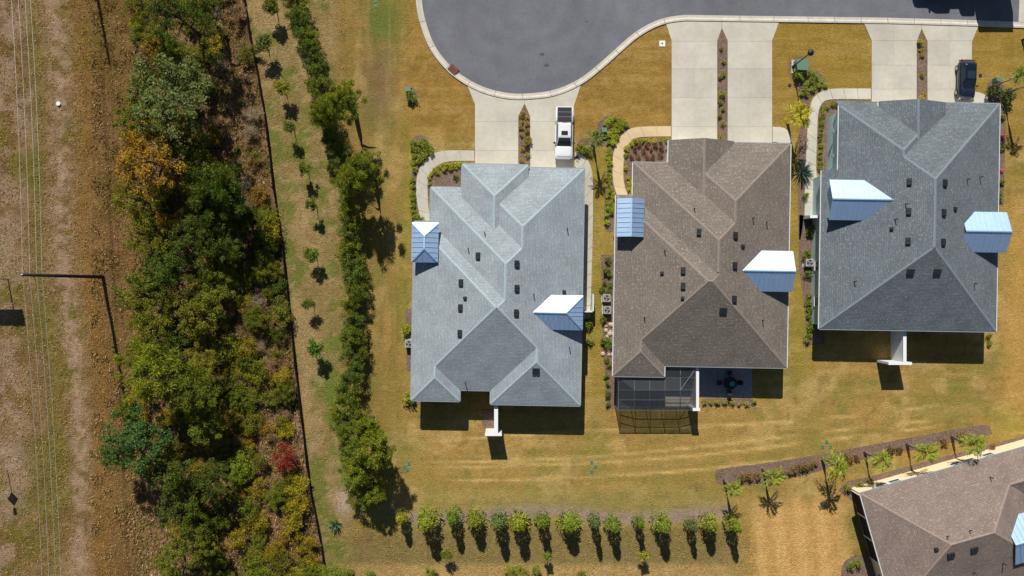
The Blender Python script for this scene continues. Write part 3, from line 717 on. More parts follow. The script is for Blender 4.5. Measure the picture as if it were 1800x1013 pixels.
SH1 = shingle('pale_blue_grey_shingle', lin(150, 159, 165), lin(162, 171, 176), lin(183, 190, 193))
SH2 = shingle('brown_shingle', lin(121, 112, 103), lin(133, 123, 113), lin(172, 158, 144))
SH3 = shingle('slate_blue_shingle', lin(104, 112, 118), lin(119, 126, 131), lin(147, 152, 156))
SH4 = shingle('taupe_shingle', lin(134, 118, 109), lin(146, 130, 120), lin(174, 156, 142))
CAP = {SH1.name: mat('cap_a', lin(160, 175, 180), .85, noise=(5, .9, 1.1)), SH2.name: mat('cap_b', lin(137, 125, 116), .85, noise=(5, .85, 1.15)), SH3.name: mat('cap_c', lin(122, 133, 140), .85, noise=(5, .9, 1.1)), SH4.name: mat('cap_d', lin(148, 131, 120), .85, noise=(5, .85, 1.15))}
def scuffs(m):
    """faint turning arcs worn into the asphalt"""
    n = m.node_tree; b = n.nodes['Principled BSDF']; src = b.inputs['Base Color'].links[0].from_socket
    tc = n.nodes.new('ShaderNodeTexCoord'); mp = n.nodes.new('ShaderNodeMapping'); mp.inputs['Location'].default_value = (-1.5, -31, 0); n.links.new(tc.outputs['Object'], mp.inputs['Vector'])
    wv = n.nodes.new('ShaderNodeTexWave'); wv.wave_type = 'RINGS'; wv.rings_direction = 'Z'; wv.inputs['Scale'].default_value = .13; wv.inputs['Distortion'].default_value = 14; wv.inputs['Detail'].default_value = 4; wv.inputs['Detail Scale'].default_value = .6
    n.links.new(mp.outputs[0], wv.inputs['Vector']); mr = n.nodes.new('ShaderNodeMapRange'); mr.inputs['To Min'].default_value = .955; mr.inputs['To Max'].default_value = 1.03; n.links.new(wv.outputs['Fac'], mr.inputs['Value'])
    x = n.nodes.new('ShaderNodeMix'); x.data_type = 'RGBA'; x.blend_type = 'MULTIPLY'; x.inputs['Factor'].default_value = 1; n.links.new(src, x.inputs['A']); n.links.new(mr.outputs[0], x.inputs['B']); n.links.new(x.outputs['Result'], b.inputs['Base Color'])
scuffs(M['asphalt'])
# house one
b1 = [Block(-149, 148.7, -108, 187), Block(-121, 148.7, -169, 30, B=0), Block(-66, 148.7, -206, 0, B=0), Block(-66, 50.2, -209.5, -82, z=3.62, B=0), Block(-149, -63.2, 80, 207, F=0), Block(-9.1, 148.7, 60, 211, F=0)]
h1 = House('duplex_house', 'duplex with pale blue-grey shingle roof behind the white pickup', (875, 500), -1.05, b1,
           [(-66, -209.5), (50.2, -209.5), (50.2, -206), (148.7, -206), (148.7, 211), (-9.1, 211), (-9.1, 187), (-63.2, 187), (-63.2, 207), (-149, 207), (-149, -108), (-121, -108), (-121, -169), (-66, -169)], SH1, M['wall_grey'], gut=False)
h1.vents([('v', 841, 450), ('v', 908, 464), ('v', 908, 507), ('v', 907, 550), ('v', 811, 497), ('v', 810, 541), ('v', 809, 586), ('s', 818, 524), ('s', 991, 513), ('p', 852, 409), ('p', 823, 437), ('p', 997, 402), ('p', 938, 517), ('p', 818, 672), ('p', 1001, 611), ('q', 942, 652)])
h1.metal('entry_roof', 724, 770, 391, 462, 4.5, 'white metal hipped roof over the side entry', M['wall_grey'])
h1.metal('dormer_roof', 915, 1024.5, 518, 581, 4.5, 'white metal roof of the dormer on the right eave', M['wall_grey'], L=0)
# house two
b2 = [Block(-154, 151.5, -104, 194.5), Block(-125, 151.5, -162.5, 30, B=0), Block(-63.5, 151.5, -200, 0, B=0), Block(-63.5, 52, -202.5, -80, z=3.25, F=0, B=0), Block(-154, -63.3, 80, 214, F=0)]
h2 = House('duplex_house', 'duplex with brown shingle roof and dark screened porch', (1235, 450), -1.0, b2,
           [(-63.5, -202.5), (52, -202.5), (52, -200), (151.5, -200), (151.5, 194.5), (-63.3, 194.5), (-63.3, 214), (-154, 214), (-154, -104), (-125, -104), (-125, -162.5), (-63.5, -162.5)], SH2, M['wall_white'])
h2.vents([('v', 1229, 408), ('v', 1292, 414), ('v', 1291, 467), ('v', 1290, 526), ('v', 1201, 476), ('v', 1201, 503), ('s', 1164, 480), ('s', 1305, 433), ('s', 1200, 524), ('q', 1271, 546), ('p', 1220, 367), ('p', 1323, 384), ('p', 1347, 391), ('p', 1168, 441), ('p', 1132, 558), ('p', 1340, 563)])
h2.metal('entry_roof', 1085, 1131.5, 349, 417, 4.5, 'light blue metal gable roof over the side entry', M['wall_white'], F=0, B=0)
h2.metal('dormer_roof', 1290, 1393, 440, 513.5, 4.5, 'white metal gable roof of the dormer on the right eave', M['wall_white'], L=0, R_=0)
# house three
LP = .323
b3 = [Block(-157, 154.5, -50, 201, L=(3.2, LP), F=0), Block(-157, -90, -78, 0, L=(3.2, LP), R_=0, F=0, B=0), Block(-132, 154.5, -200, 60, L=(3.2 + LP * 25 * K, LP), B=0), Block(-132, 48, -190, 20, z=3.2 + LP * 25 * K, L=(3.2 + LP * 25 * K, LP), B=0), Block(-62, 54, -198.5, -90, z=3.75, p=.33, F=0, B=0)]
h3 = House('duplex_house', 'duplex with slate-blue shingle roof beside the dark blue car', (1600, 380), -.95, b3,
           [(-62, -198.5), (54, -198.5), (54, -200), (154.5, -200), (154.5, 201), (-157, 201), (-157, -78), (-132, -78), (-132, -190), (-62, -190)], SH3, M['wall_blue'], 3.1)
h3.vents([('v', 1598, 320), ('v', 1597, 372), ('v', 1596, 424), ('v', 1660, 322), ('v', 1658, 374), ('v', 1657, 426), ('s', 1567, 402), ('s', 1678, 367), ('p', 1591, 359), ('p', 1573, 386), ('p', 1700, 316), ('p', 1722, 312), ('p', 1501, 495), ('p', 1712, 499), ('q', 1600, 478), ('q', 1647, 478)])
MB().box(-131.2 * K + .42, -100 * K, -60 * K, 189 * K - .45, 3.1, 3.52).build('upper_wall', M['wall_blue'], h3.e)
h3.metal('entry_roof', 1458, 1590, 316, 389, 4.5, 'white metal gable roof over the side entry', M['wall_blue'], L=0, R_=0)
h3.metal('dormer_roof', 1690, 1769, 372, 444.5, 4.5, 'white metal gable roof of the dormer overhanging the right eave', M['wall_blue'], L=0, R_=0)
# house four, turned, cut by the frame corner
b4 = [Block(0, 294, 0, 218), Block(100, 470, 0, 96)]
h4 = House('duplex_house', 'taupe-roofed house set at an angle behind the row of palms', (1512, 868), 15.8, b4,
           [(0, 0), (470, 0), (470, 96), (294, 96), (294, 218), (0, 218)], SH4, M['wall_cream'], 3.0)
h4.vents([('h', 1664, 943), ('h', 1704, 933), ('s', 1646, 965), ('q', 1671, 976), ('q', 1712, 966), ('p', 1740, 839), ('p', 1763, 990), ('p', 1711, 1006)])
x0, y0, _ = h4.loc(1768, 972, 4.3)
h4.metal('dormer_roof', 1762, 1850, 912, 975, 4.3, 'white metal roof of the dormer near the frame edge', M['wall_cream'], L=0)
# windows and doors
for x, wd in ((2.6, 1.3), (4.1, 1.3), (11.2, 1.3), (12.7, 1.3), (14.9, 1.2)): h4.window(x + .6, -.42, 1.7, wd, 1.3, 90)
for y in (-12.2, -10.6): h4.window(.42, y, 1.6, 1.1, 1.5, 180)
for k in range(3):
    o = MB().box(-.03, .0, -1.25, 1.25, .15, 2.75).build('porch_screen', M['fabric'], h4.e); o.location = (.415, -2.0 - k * 2.62, 0)
for k in range(4): o = MB().box(-.1, .0, -.06, .06, 0, 2.9).build('porch_post', M['trim'], h4.e); o.location = (.415, -.69 - k * 2.62, 0)
for hh, xs, yf in ((h1, ((-3.75, 2.8), (3.7, 8.8)), None), (h2, ((-3.6, 2.8), (3.9, 9.0)), None), (h3, ((-3.5, 3.0), (4.0, 9.2)), None)):
    for k, (a, b) in enumerate(xs): hh.garage(a, b, max(v[1] for v in hh.w) - (.0 if k == 0 else .17 if hh is not h3 else -.0) + .004)
    for y in (-8.5, -4.5): hh.window(max(v[0] for v in hh.w), y, 1.6, 1.3, 1.4, 0)
    for y in (-9.5, -5.5): hh.window(min(v[0] for v in hh.w), y, 1.6, 1.2, 1.3, 180)
for hh, lst in ((h1, ((-6.6, 207), (4.2, 211), (7.4, 211))), (h2, ((-6.8, 214), (2.5, 194.5), (7.2, 194.5))), (h3, ((-6, 201), (-2.5, 201), (3.5, 201), (7.5, 201)))):
    for x, yb in lst: hh.window(x, -yb * K + .42, 1.25, 1.9, 2.1, 270)
for y in (9.2, 6.6):   # carriage lamps on the pale blue wall
    o = MB().bar((0, 0, 2.3), (-.35, 0, 2.3), .06).tube([(-.35, 0, 2.05), (-.35, 0, 2.4)], [.1, .16], 8).build('wall_lamp', M['sign'], h3.e); o.location = (-132 * K + .42, y, 0)
h3.window(-132 * K + .42, 4.0, 1.6, .9, 1.3, 180)

# ------------------------------------------------------------------ privacy walls behind the houses
def privacy_wall(label, x, y0, y1, ht, ret, thick=.38):
    """x, y in photo pixels at wall-top level; ret = (left, right) metres of the cross wall at the far end"""
    a, b = U(x, y0, ht), U(x, y1, ht); e = empty('privacy_wall', (b.x, b.y, 0)); tag(e, label, 'garden wall')
    L = a.y - b.y
    MB().box(-thick / 2, thick / 2, .25, L, -.05, ht).build('wall', M['wall_white'], e)
    MB().box(-ret[0], ret[1], -.0, .25, -.05, ht - .003).build('end_wall', M['wall_white'], e)
    MB().box(-thick / 2 - .03, thick / 2 + .03, .28, L, ht + .001, ht + .06).build('coping', M['trim'], e)
    MB().box(-ret[0] - .03, ret[1] + .03, -.03, .279, ht, ht + .055).build('coping', M['trim'], e)
privacy_wall('white dividing wall behind the pale blue-grey roofed house', 872, 690, 766, 2.7, (1.2, .6), .36)
privacy_wall('white dividing wall behind the slate-blue roofed house', 1590, 568, 641, 2.6, (1.75, .75), .3)
privacy_wall('white wall on the right of the dark screened porch', 1226, 634, 722, 2.7, (.5, .25), .25)
pw = empty('privacy_wall', U(1040, 517)); tag(pw, 'low white fence wall ending the side walk by the pale blue-grey roof', 'garden wall')
MB().box(-.08, .08, -1.9, 0, 0, 1.5).build('wall', M['wall_white'], pw); MB().box(-1.15, -.08, -2.02, -1.9, 0, 1.5).build('end_wall', M['wall_white'], pw)
sw = empty('screen_wall', U(1426, 384)); tag(sw, 'pale blue curved screen wall beside the entry of the slate-blue roofed house', 'garden wall')
MB().box(-.9, 1.6, -.12, .12, 0, 1.9).build('wall', M['wall_blue'], sw); MB().box(-.95, 1.6, -.16, .16, 1.9, 1.96).build('coping', M['trim'], sw)

# ------------------------------------------------------------------ screened porch with its frame and screens
cg = empty('screen_enclosure', U(1155, 690)); tag(cg, 'dark screened porch with thin white frame behind the brown roofed house', 'screened porch')
def cgp(px, py, h): return U(px, py, h) - Vector((cg.location.x, cg.location.y, 0))
XS = [1087, 1115, 1142, 1169, 1196, 1223]; ROW = [(664, 2.75), (686, 3.15), (703, 3.0), (721, 2.6)]
def gp(i, j):
    z = ROW[j][1] - (.45 if i in (0, 5) and j in (1, 2) else 0); return cgp(XS[i], ROW[j][0], z)
for i in range(6):
    for j in range(4):
        if j < 3: MB().bar(gp(i, j), gp(i, j + 1), .05, .06).build('frame_bar', M['sign'], cg)
        if i < 5: MB().bar(gp(i, j), gp(i + 1, j), .05, .06).build('frame_bar', M['sign'], cg)
    a = gp(i, 3); MB().bar(a, (a.x, a.y, 0), .06, .06).build('post', M['sign'], cg)
    for j in range(3):
        if i < 5: MB().poly([gp(i, j) + Vector((0, 0, .035)), gp(i, j + 1) + Vector((0, 0, .035)), gp(i + 1, j + 1) + Vector((0, 0, .035)), gp(i + 1, j) + Vector((0, 0, .035))]).build('screen_panel', M['screen'], cg)
    if i < 5: a, b = gp(i, 3), gp(i + 1, 3); MB().poly([(a.x, a.y, .05), (b.x, b.y, .05), b, a]).build('screen_panel', M['screen'], cg)
for j in range(3): a, b = gp(0, j), gp(0, j + 1); MB().poly([(a.x, a.y, .05), (b.x, b.y, .05), b, a]).build('screen_panel', M['screen'], cg)
for a, b in (((1169, 642, 2.8), (1169, 664, 2.75)), ((1196, 642, 2.8), (1196, 664, 2.75)), ((1196, 686, 3.15), (1223, 648, 2.75)), ((1223, 648, 2.75), (1223, 664, 2.75))): MB().bar(cgp(*a), cgp(*b), .05, .06).build('frame_bar', M['sign'], cg)
MB().poly([cgp(1169, 644, 2.8), cgp(1169, 664, 2.79), cgp(1196, 664, 2.79), cgp(1196, 644, 2.8)]).build('screen_panel', M['screen'], cg)
MB().poly([cgp(1196, 644, 2.8), cgp(1196, 664, 2.79), cgp(1223, 664, 2.79), cgp(1223, 644, 2.8)]).build('screen_panel', M['screen'], cg)
pt = tag(empty('patio'), kind='structure')
slabs(pt, [(1084, 630), (1226, 630), (1226, 716), (1084, 716)], [1118, 1154, 1190], [660, 688], [M['concrete3']], .3)
slabs(pt, [(1230, 630), (1322, 630), (1322, 699), (1230, 699)], [1230 + 15.3 * k for k in range(1, 6)], [630 + 14 * k for k in range(1, 5)], [M['rug']], .25)
tb = empty('patio_table', U(1280, 672)); tag(tb, 'round dark patio table with teal bowl on the shaded patio', 'table')
MB().prism(circle(0, 0, .75, 20), .7, .75).build('table_top', M['wood_dark'], tb); MB().tube([(0, 0, .05), (0, 0, .7)], .07).build('pedestal', M['wood_dark'], tb)
bo = MB().tube([(0, 0, 0), (0, 0, .06), (0, 0, .14)], [.12, .25, .3], 12).build('fruit_bowl', M['teal']); bo.location = (tb.location.x + .18, tb.location.y - .08, .75); tag(bo, 'teal bowl on the round patio table', 'bowl')
for k, nm in enumerate(('right of', 'street side of', 'left of', 'lawn side of')):
    a = k * math.pi / 2; ch = empty('patio_chair', (tb.location.x + 1.1 * math.cos(a), tb.location.y + 1.1 * math.sin(a), .045), a); tag(ch, f'dark wicker chair on the {nm} the round patio table', 'chair', 'chairs at the patio table')
    MB().box(-.25, .25, -.25, .25, .38, .44).build('seat', M['wood_dark'], ch); MB().box(.2, .26, -.25, .25, .44, .9).build('backrest', M['wood_dark'], ch)
    for sx in (-1, 1):
        for sy in (-1, 1): MB().bar((sx * .21, sy * .21, 0), (sx * .21, sy * .21, .38), .04).build('leg', M['wood_dark'], ch)

# ------------------------------------------------------------------ vehicles
def rrect(hl, hw, r, n=4, cx=0, taper=0):
    pts = []
    for sx, sy, a0 in ((1, 1, 0), (-1, 1, 90), (-1, -1, 180), (1, -1, 270)):
        for k in range(n + 1):
            a = R(a0 + 90 * k / n); pts.append((cx + sx * (hl - r) + r * math.cos(a), sy * (hw - r) + r * math.sin(a)))
    return pts
def wheel(parent, x, y, r=.38, wd=.24):
    e = empty('wheel', (x, y, r)); e.parent = parent; s = 1 if y > 0 else -1
    MB().tube([(0, -wd / 2, 0), (0, wd / 2, 0)], r, 18).build('tyre', M['tyre'], e)
    mb = MB().tube([(0, s * wd / 2, 0), (0, s * (wd / 2 + .015), 0)], r * .62, 14); mb.build('rim', M['rim'], e)
def panel(mb_pts, name, m, parent, off=.012):
    a, b, c = (Vector(p) for p in mb_pts[:3]); n = (b - a).cross(c - a).normalized() * off
    P = [Vector(p) + n for p in mb_pts]; B = [Vector(p) - n for p in mb_pts]; mb = MB().poly(P).poly(B[::-1])
    for i in range(len(P)): j = (i + 1) % len(P); mb.poly([B[i], B[j], P[j], P[i]])
    return mb.build(name, m, parent)
def frust(b, t, zb, zt):
    """corner points of the cabin: b, t = (x rear, x front, half width)"""
    return {'rb': [(b[0], s * b[2], zb) for s in (-1, 1)], 'fb': [(b[1], s * b[2], zb) for s in (-1, 1)], 'rt': [(t[0], s * t[2], zt) for s in (-1, 1)], 'ft': [(t[1], s * t[2], zt) for s in (-1, 1)]}
def vlerp(a, b, t): return tuple(a[i] + (b[i] - a[i]) * t for i in range(3))
def quad_in(q, u0, u1, v0, v1):
    """inset quad: q = bottom-left, bottom-right, top-right, top-left"""
    f = lambda u, v: vlerp(vlerp(q[0], q[1], u), vlerp(q[3], q[2], u), v)
    return [f(u0, v0), f(u1, v0), f(u1, v1), f(u0, v1)]
def cabin(parent, paint, b, t, zb, zt, doors=2, rc=.14):
    F = frust(b, t, zb, zt)
    def ring(k, z, ins=0):
        x0, x1, hw = b[0] + (t[0] - b[0]) * k + ins, b[1] + (t[1] - b[1]) * k - ins, b[2] + (t[2] - b[2]) * k - ins
        return [(p[0], p[1], z) for p in rrect((x1 - x0) / 2, hw, rc, 4, (x0 + x1) / 2)]
    MB().rings([ring(0, zb), ring(.5, (zb + zt) / 2), ring(.93, zt - .05), ring(1, zt, .01), ring(1, zt + .03, .08), ring(1, zt + .05, .22)]).build('cabin', paint, parent, True)
    panel(quad_in([F['fb'][0], F['fb'][1], F['ft'][1], F['ft'][0]], .05, .95, .06, .97), 'windshield', M['glass'], parent)
    panel(quad_in([F['rb'][1], F['rb'][0], F['rt'][0], F['rt'][1]], .08, .92, .15, .92), 'rear_window', M['glass'], parent)
    for s, q in ((1, [F['fb'][1], F['rb'][1], F['rt'][1], F['ft'][1]]), (-1, [F['rb'][0], F['fb'][0], F['ft'][0], F['rt'][0]])):
        for k in range(doors): panel(quad_in(q, .06 + k * .9 / doors, .03 + (k + 1) * .92 / doors, .12, .9), 'side_window', M['glass'], parent)
def pickup(loc, rz, label, paint):
    e = empty('pickup_truck', loc, rz); tag(e, label, 'pickup truck')
    Z = [(.42, -.06), (.6, 0), (.95, 0), (1.08, -.06)]
    # +x is the front
    MB().rings([[(p[0], p[1], z) for p in rrect(.9 + i, 1.0 + i, .14, cx=-2.02)] for z, i in Z[:3]] + [[(p[0], p[1], 1.12) for p in rrect(.87, .96, .12, cx=-2.02)]]).build('bed', paint, e, True)
    MB().rings([[(p[0], p[1], z) for p in rrect(2.0 + i, 1.0 + i, .32, cx=.92)] for z, i in Z[:3]] + [[(p[0], p[1], 1.06) for p in rrect(1.92, .92, .34, cx=.88)]]).build('body', paint, e, True)
    MB().rings([[(p[0], p[1], z) for p in rrect(.62 + i, .84 + i, .2, cx=2.1)] for z, i in ((1.04, 0), (1.11, -.03), (1.14, -.14))]).build('hood', paint, e, True)
    MB().box(-2.82, -1.22, -.8, .8, 1.1, 1.145).build('tonneau_cover', M['tonneau'], e)
    for x in (-2.28, -1.74): MB().box(x - .03, x + .03, -.8, .8, 1.145, 1.16).build('cover_rib', M['rim'], e)
    cabin(e, paint, (-1.12, 1.62, .9), (-.95, .72, .7), 1.05, 1.78)
    MB().box(-.02, .46, -.36, .36, 1.826, 1.84).build('sunroof', M['glass'], e); MB().box(-1.02, -.92, -.3, .3, 1.74, 1.8).build('brake_lamp', M['tail'], e)
    for s in (-1, 1):
        MB().box(1.1, 1.28, min(s * .94, s * 1.2), max(s * .94, s * 1.2), 1.12, 1.3).build('mirror', M['vent'], e)
        MB().box(2.72, 2.86, min(s * .55, s * .9), max(s * .55, s * .9), .8, .98).build('headlight', M['lamp'], e); MB().box(-2.93, -2.86, min(s * .75, s * .97), max(s * .75, s * .97), .7, 1.0).build('tail_light', M['tail'], e)
        for x in (-1.85, 1.85): wheel(e, x, s * .87, .4)
    MB().box(2.8, 2.95, -.9, .9, .45, .68).build('bumper', M['rim'], e); MB().box(-3.0, -2.9, -.9, .9, .5, .68).build('bumper', M['rim'], e)
    return e
p = U(991.5, 234, .9); pickup((p.x, p.y, .045), R(-91), 'white pickup truck with black bed cover parked on a driveway', M['car_white'])
def hatch(loc, rz, label, paint):
    e = empty('parked_car', loc, rz); tag(e, label, 'car')
    MB().rings([[(p[0], p[1], z) for p in rrect(2.25 + i, .92 + i, .55, 6)] for z, i in ((.3, -.1), (.45, -.02), (.62, 0), (.82, -.02), (.93, -.07), (.99, -.16))]).build('body', paint, e, True)
    MB().rings([[(p[0], p[1], .95) for p in rrect(.6, .78, .25, cx=1.55)], [(p[0], p[1], 1.04) for p in rrect(.5, .62, .2, cx=1.45)]]).build('hood', paint, e, True)
    cabin(e, paint, (-2.08, 1.15, .82), (-1.62, .25, .62), .95, 1.5, rc=.26)
    MB().box(-.75, .1, -.42, .42, 1.549, 1.56).build('sunroof', M['glass'], e)
    for s in (-1, 1):
        MB().box(.75, .92, min(s * .9, s * 1.08), max(s * .9, s * 1.08), .98, 1.12).build('mirror', paint, e); MB().box(2.02, 2.2, min(s * .45, s * .78), max(s * .45, s * .78), .66, .82).build('headlight', M['lamp'], e)
        MB().box(-2.2, -2.08, min(s * .62, s * .76), max(s * .62, s * .76), .78, .97).build('tail_light', M['tail'], e)
        for x in (-1.35, 1.4): wheel(e, x, s * .82, .34, .22)
    MB().box(2.1, 2.27, -.7, .7, .34, .55).build('bumper', M['rim'], e); MB().box(-2.27, -2.15, -.7, .7, .36, .55).build('bumper', M['vent'], e)
p = U(1699.5, 140, .8); hatch((p.x, p.y, .045), R(-91.5), 'dark blue hatchback parked on the rightmost driveway', M['car_black'])
# two vehicles standing on the street just above the frame, known by their shadows
p = U(1648, -19); pickup((p.x, p.y, .02), R(180), 'pickup parked on the street, only its shadow reaching the picture', M['car_black'])
t = empty('box_truck', (*U(1733, -25).xy, .02), R(180)); tag(t, 'tall box truck parked on the street, only its shadow showing', 'truck')
MB().box(-2.3, 1.6, -1.1, 1.1, .9, 3.5).build('cargo_box', M['trim'], t); MB().rings([[(q[0], q[1], z) for q in rrect(.9 - i, 1.0 - i, .2, cx=2.55)] for z, i in ((.4, 0), (1.3, 0), (2.2, .12))]).build('cab', M['car_black'], t)
panel([(3.44, -.85, 1.35), (3.44, .85, 1.35), (3.36, .8, 2.1), (3.36, -.8, 2.1)], 'windshield', M['glass'], t); MB().box(-2.2, 3.3, -.4, .4, .5, .9).build('chassis', M['vent'], t)
for s in (-1, 1):
    for x in (-1.4, 2.5): wheel(t, x, s * .9, .45)

# ------------------------------------------------------------------ utilities
def lamp_post(loc, label):
    e = empty('street_lamp', loc); tag(e, label, 'street lamp')
    MB().tube([(0, 0, 0), (0, 0, .5), (0, 0, .55), (0, 0, 4.4)], [.14, .12, .07, .05], 10).build('post', M['black'], e, True)
    MB().rings([[(a, b, z) for a, b in circle(0, 0, r_, 16)] for z, r_ in ((4.4, .08), (4.5, .2), (4.75, .3), (4.9, .36), (5.0, .3), (5.1, .1))]).build('lantern', M['black'], e, True)
    MB().tube([(0, 0, 4.5), (0, 0, 4.74)], [.16, .24], 12).build('globe', M['porcelain'], e)
lamp_post(U(1393, 118), 'black street lamp beside the green transformer box'); lamp_post(U(1797, 71), 'black street lamp at the right frame edge')
tf = empty('transformer_box', (*U(1404, 118).xy, 0), R(-2)); tag(tf, 'green transformer cabinet on its pad beside the street lamp', 'utility box')
MB().box(-.85, .85, -.75, .75, 0, .1).build('pad', M['concrete3'], tf); MB().box(-.65, .65, -.6, .55, .1, .95).build('cabinet', M['green_box'], tf); MB().prism([(-.68, -.63), (.68, -.63), (.68, .58), (-.68, .58)], .95, 1.0).build('lid', M['green_box'], tf)
for px, py, lb in ((719, 160, 'small green utility pedestal in the lawn beside the dark shrub'), (1061, 231, 'small green utility pedestal in the bed by the tan walk'), (1748, 143, 'small green utility pedestal in the bed beside the leaning palms')):
    e = empty('utility_pedestal', (*U(px, py).xy, 0)); tag(e, lb, 'utility box'); MB().box(-.28, .28, -.22, .22, 0, .75).build('cabinet', M['lid'], e); MB().box(-.3, .3, -.24, .24, .75, .8).build('lid', M['green_box'], e)
for grp, where in (((( 711, 821), (719, 815), (716, 826)), 'lawn near the tall corner pine'), (((1040, 813), (1047, 821), (1040, 829)), 'middle of the back lawn'), (((1446, 786), (1453, 777), (1460, 786)), 'lawn above the palm bed'), (((661, 2), (661, 11)), 'grass at the top edge')):
    for k, (px, py) in enumerate(grp):
        pos = ('left', 'upper right', 'lower right')[k] if len(grp) == 3 and grp[0][0] != 1040 else ('top', 'middle', 'bottom')[k] if len(grp) == 3 else ('upper', 'lower')[k]
        e = empty('valve_cover', (*U(px, py).xy, 0), R(random.uniform(-8, 8))); tag(e, f'{pos} green square valve cover in the {where}', 'utility cover', 'green valve covers in the lawn')
        MB().box(-.17, .17, -.2, .2, -.02, .035).build('rim', M['green_box'], e); MB().box(-.14, .14, -.17, .17, .035, .05).build('lid', M['lid'], e)
e = empty('inlet_cover', (*U(1164, 77).xy, 0)); tag(e, 'white square concrete cover with dark centre in the front lawn', 'utility cover'); MB().box(-.33, .33, -.33, .33, -.02, .06).build('slab', M['trim'], e); MB().prism(circle(0, 0, .1), .06, .07).build('plug', M['vent'], e)
for px, py, lb in ((1014, 277, 'small grey lid in the walk beside the pickup'), (1388, 150, 'round grey lid in the lawn below the street lamp'), (1723, 133, 'round grey lid in the lawn right of the dark blue car')):
    tag(MB().prism([tuple(p) for p in circle(U(px, py).x, U(px, py).y, .2)], -.02, .052).prism(circle(U(px, py).x, U(px, py).y, .14), .052, .06).build('meter_lid', M['skylight']), lb, 'utility cover')
def ac(px, py, label, rz=0):
    e = empty('air_conditioner', (*U(px, py, .5).xy, 0), R(rz)); tag(e, label, 'air conditioner')
    MB().box(-.52, .52, -.52, .52, 0, .08).build('pad', M['concrete3'], e); MB().box(-.42, .42, -.42, .42, .08, .82).build('casing', M['ac'], e); MB().prism(circle(0, 0, .33, 20), .82, .835).build('fan_well', M['vent'], e)
    for k in range(3):
        a = k * 2.09; MB().poly([(0, 0, .845), (.3 * math.cos(a), .3 * math.sin(a), .85), (.3 * math.cos(a + .7), .3 * math.sin(a + .7), .86)]).build('fan_blade', M['ac'], e)
    for k in range(4): MB().tube([(.34 * math.cos(k * .785), .34 * math.sin(k * .785), .875), (-.34 * math.cos(k * .785), -.34 * math.sin(k * .785), .875)], .008, 4).build('guard_wire', M['ac'], e)
ac(1067, 545, 'beige air conditioner beside the brown roof, lower of two'); ac(1066, 524, 'beige air conditioner beside the brown roof, upper of two'); ac(1421.5, 462, 'beige air conditioner left of the slate-blue roofed house'); ac(719, 604, 'air conditioner half under the left eave of the pale blue-grey roof')
for k in range(16):   # ornamental stones by the brown house
    px, py = random.uniform(1058, 1077), random.choice([random.uniform(568, 592), random.uniform(608, 624)]); r_ = random.uniform(.15, .3); q = U(px, py)
    o = MB().rings([[(a * (1 + .2 * math.sin(3 * a)), b, z) for a, b in circle(0, 0, rr, 7, k)] for z, rr in ((0, r_), (r_ * .4, r_ * .95), (r_ * .7, r_ * .5))]).build('border_stone', M['stone']); o.location = (q.x, q.y, 0)
    tag(o, 'pale rounded stone in the side bed below the air conditioners', 'stone', 'stones in the side bed of the brown roofed house')

# utility poles and their wires
BASE = [(148, -131), (181, 487), (214, 1105)]; HT = [13.1, 11.5, 10.5, 9.7]
def upole(px, py, label):
    b = U(px, py); e = empty('utility_pole', b); tag(e, label, 'utility pole')
    MB().tube([(0, 0, -.3), (0, 0, 6), (0, 0, 13.2)], [.21, .18, .14], 12).build('pole', M['pole'], e, True)
    for z, s in ((HT[1], 1), (HT[2], 1), (HT[3], 1), (7.2, 1), (6.7, 1)):
        MB().tube([(-.1, .0, z), (-.42, 0, z + .04)], [.05, .08], 8).build('insulator', M['porcelain'], e)
    MB().tube([(0, 0, 13.2), (0, 0, 13.35)], [.1, .05], 8).build('pole_cap', M['porcelain'], e)
upole(*BASE[0], 'wooden utility pole above the frame casting the upper left shadow'); upole(*BASE[1], 'tall dark wooden utility pole in the grassy corridor')
for k, z in enumerate(HT):
    pts = []
    for a, b in zip(BASE[:-1], BASE[1:]):
        A, B = U(*a), U(*b)
        for i in range(13 if a is BASE[0] else 14):
            t_ = i / 13; q = A.lerp(B, t_); q.z = z + .05 - 4 * .55 * t_ * (1 - t_); q.x -= (.42 if k else 0); pts.append(q)
    pts = [q for i, q in enumerate(pts) if i == 0 or (q - pts[i - 1]).length > .01]
    tag(MB().tube(pts, .017, 5).build('overhead_wire', M['wire']), ['topmost overhead wire carried on the very tip of the utility pole', 'second highest overhead wire on the utility pole', 'third highest overhead wire on the utility pole', 'lowest thin overhead wire on the utility pole'][k], 'wire', 'overhead wires along the corridor')
# signs at the left edge
e = empty('road_sign', U(14.5, 491)); tag(e, 'large panel sign on two posts at the left frame edge', 'sign')
for x in (0, -2.6): MB().bar((x, 0, 0), (x, 0, 4.5), .12).build('post', M['sign'], e)
MB().box(-3.6, 1.0, .07, .12, 3.0, 4.55).build('sign_panel', M['sign'], e)
e = empty('warning_sign', U(13, 826)); tag(e, 'diamond warning sign on a thin post at the left frame edge', 'sign')
MB().tube([(0, 0, 0), (0, 0, 4.4)], .05, 8).build('post', M['sign'], e)
MB().poly([(0, .06, 2.2), (.62, .06, 2.85), (0, .06, 3.5), (-.62, .06, 2.85)]).poly([(0, .09, 2.2), (-.62, .09, 2.85), (0, .09, 3.5), (.62, .09, 2.85)]).build('diamond_panel', M['sign'], e); MB().box(-.2, .2, .06, .09, 3.75, 4.4).build('plate', M['sign'], e)
tag(MB().prism(circle(*U(104, 183).xy, .25, 7), 0, .2).build('litter_bag', M['trim']), 'small white litter bag lying on the bare track', 'litter')

